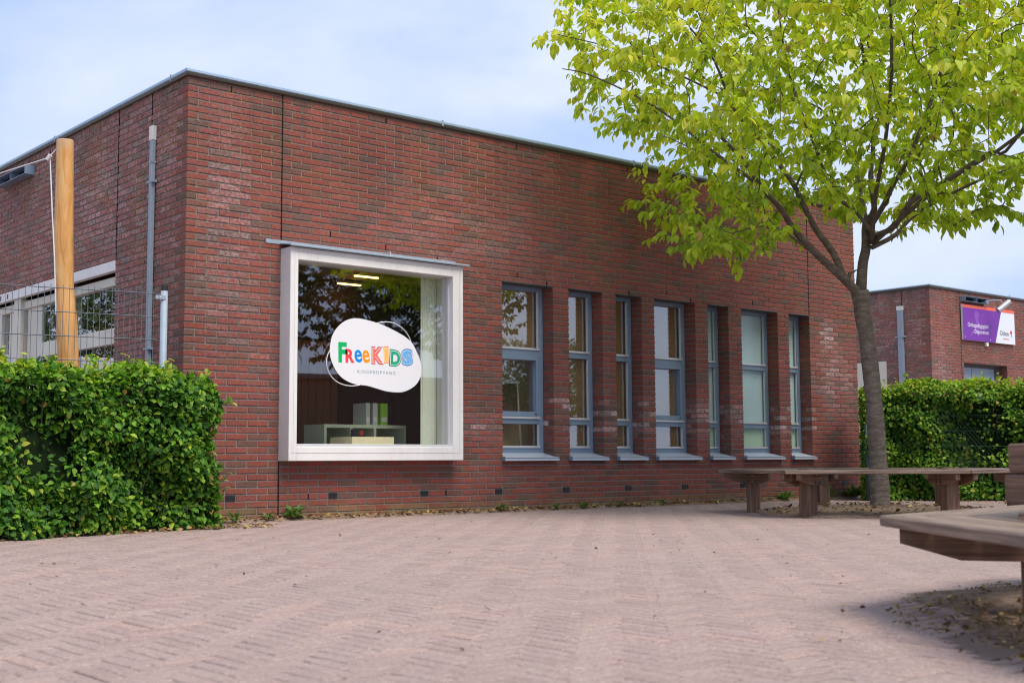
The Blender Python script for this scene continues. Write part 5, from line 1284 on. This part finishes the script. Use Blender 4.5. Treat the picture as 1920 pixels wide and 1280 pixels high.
DRYG = leaf_mat('dry_grass', [(0, (.20, .13, .06)), (1, (.42, .31, .16))], False, .2, .8)
def blades(name, cx, cy, r, n, h, mat, cols=(0, 1), parent=None, org=(0, 0, 0), z=.02, lay=.6):
    P = np.stack([cx+rs.randn(n)*r*.5, cy+rs.randn(n)*r*.5, np.full(n, z)], 1); A = rs.randn(n, 3)*lay+[0, 0, .6]; A[:, 2] = np.abs(A[:, 2]); Nn = rs.randn(n, 3)
    L_ = h*(.5+.8*rs.rand(n)); col = np.stack([cols[0]+(cols[1]-cols[0])*rs.rand(n), rs.rand(n), rs.rand(n)], 1)
    return leaf_mesh(name, P, A, Nn, L_, L_*.022, col, mat, parent, org)
NBT = NB_C-RH*.0
for i in range(26):
    a = rad(150+rs.rand()*120); r = .9+rs.rand()*.6; x, y = NB_C+RH*r*math.cos(a)+FH*r*math.sin(a)
    o = blades('dry_grass', x, y, .24, 110, .055, DRYG, z=.018, lay=1.5); tag(o, kind='stuff')
    if i: pass
WEED = leaf_mat('weed_leaf', [(0, (.05, .14, .03)), (1, (.20, .32, .07))], False, .3, .5)
def weed(x, y, r, n, label, ls=.07, z=.02):
    t = empty('weed', (x, y, 0), 0, label, 'weed', 'weeds in the joint at the foot of the wall'); a = np.linspace(0, 2*PI*3, n)+rs.rand(n)*.4; el_ = .25+.9*rs.rand(n)
    A = np.stack([np.cos(a)*np.cos(el_), np.sin(a)*np.cos(el_), np.sin(el_)], 1); P = np.stack([np.full(n, x), np.full(n, y), np.full(n, z)], 1)+A*rs.rand(n, 1)*r*.6
    Nn = np.tile([0, 0, 1.0], (n, 1))+rs.randn(n, 3)*.2; L_ = ls*(.6+.6*rs.rand(n)); col = np.stack([rs.rand(n), rs.rand(n), rs.rand(n)], 1)
    leaf_mesh('leaves', P, A, Nn, L_, L_*.38, col, WEED, t, (x, y, 0))
    b = MB()
    for k in range(3): b.tube([(x, y, 0), (x+rs.randn()*r*.4, y+rs.randn()*r*.3-.01, z+r*.8)], .002, 4)
    b.build('stalks', WEED, t, (x, y, 0))
weed(1.10, -.10, .10, 42, 'largest leafy weed at the wall foot, under the left end of the display window', .10)
weed(.82, -.12, .06, 22, 'small weed left of the movement joint at the wall foot', .05)
weed(.42, -.22, .09, 34, 'leafy weed between the hedge end and the wall foot', .06)
weed(3.66, -.08, .07, 26, 'yellowish tuft of weed under the gap between display window and first narrow window', .06)
weed(4.42, -.10, .06, 22, 'low weed under the right side of the first narrow window', .05)
weed(4.85, -.10, .07, 26, 'pale weed under the second narrow window', .06)
weed(5.42, -.09, .06, 26, 'flat green weed under the gap before the third narrow window', .05)
weed(6.15, -.08, .05, 16, 'slender weed under the fourth narrow window', .06)
weed(8.5, -.08, .10, 36, 'grassy weed behind the left legs of the tree bench', .12)
weed(9.35, -.10, .12, 44, 'tall weeds at the wall foot near the right end of the wing', .16)
weed(10.0, -.12, .14, 60, 'highest weeds at the right corner of the wing beside the green post', .18)
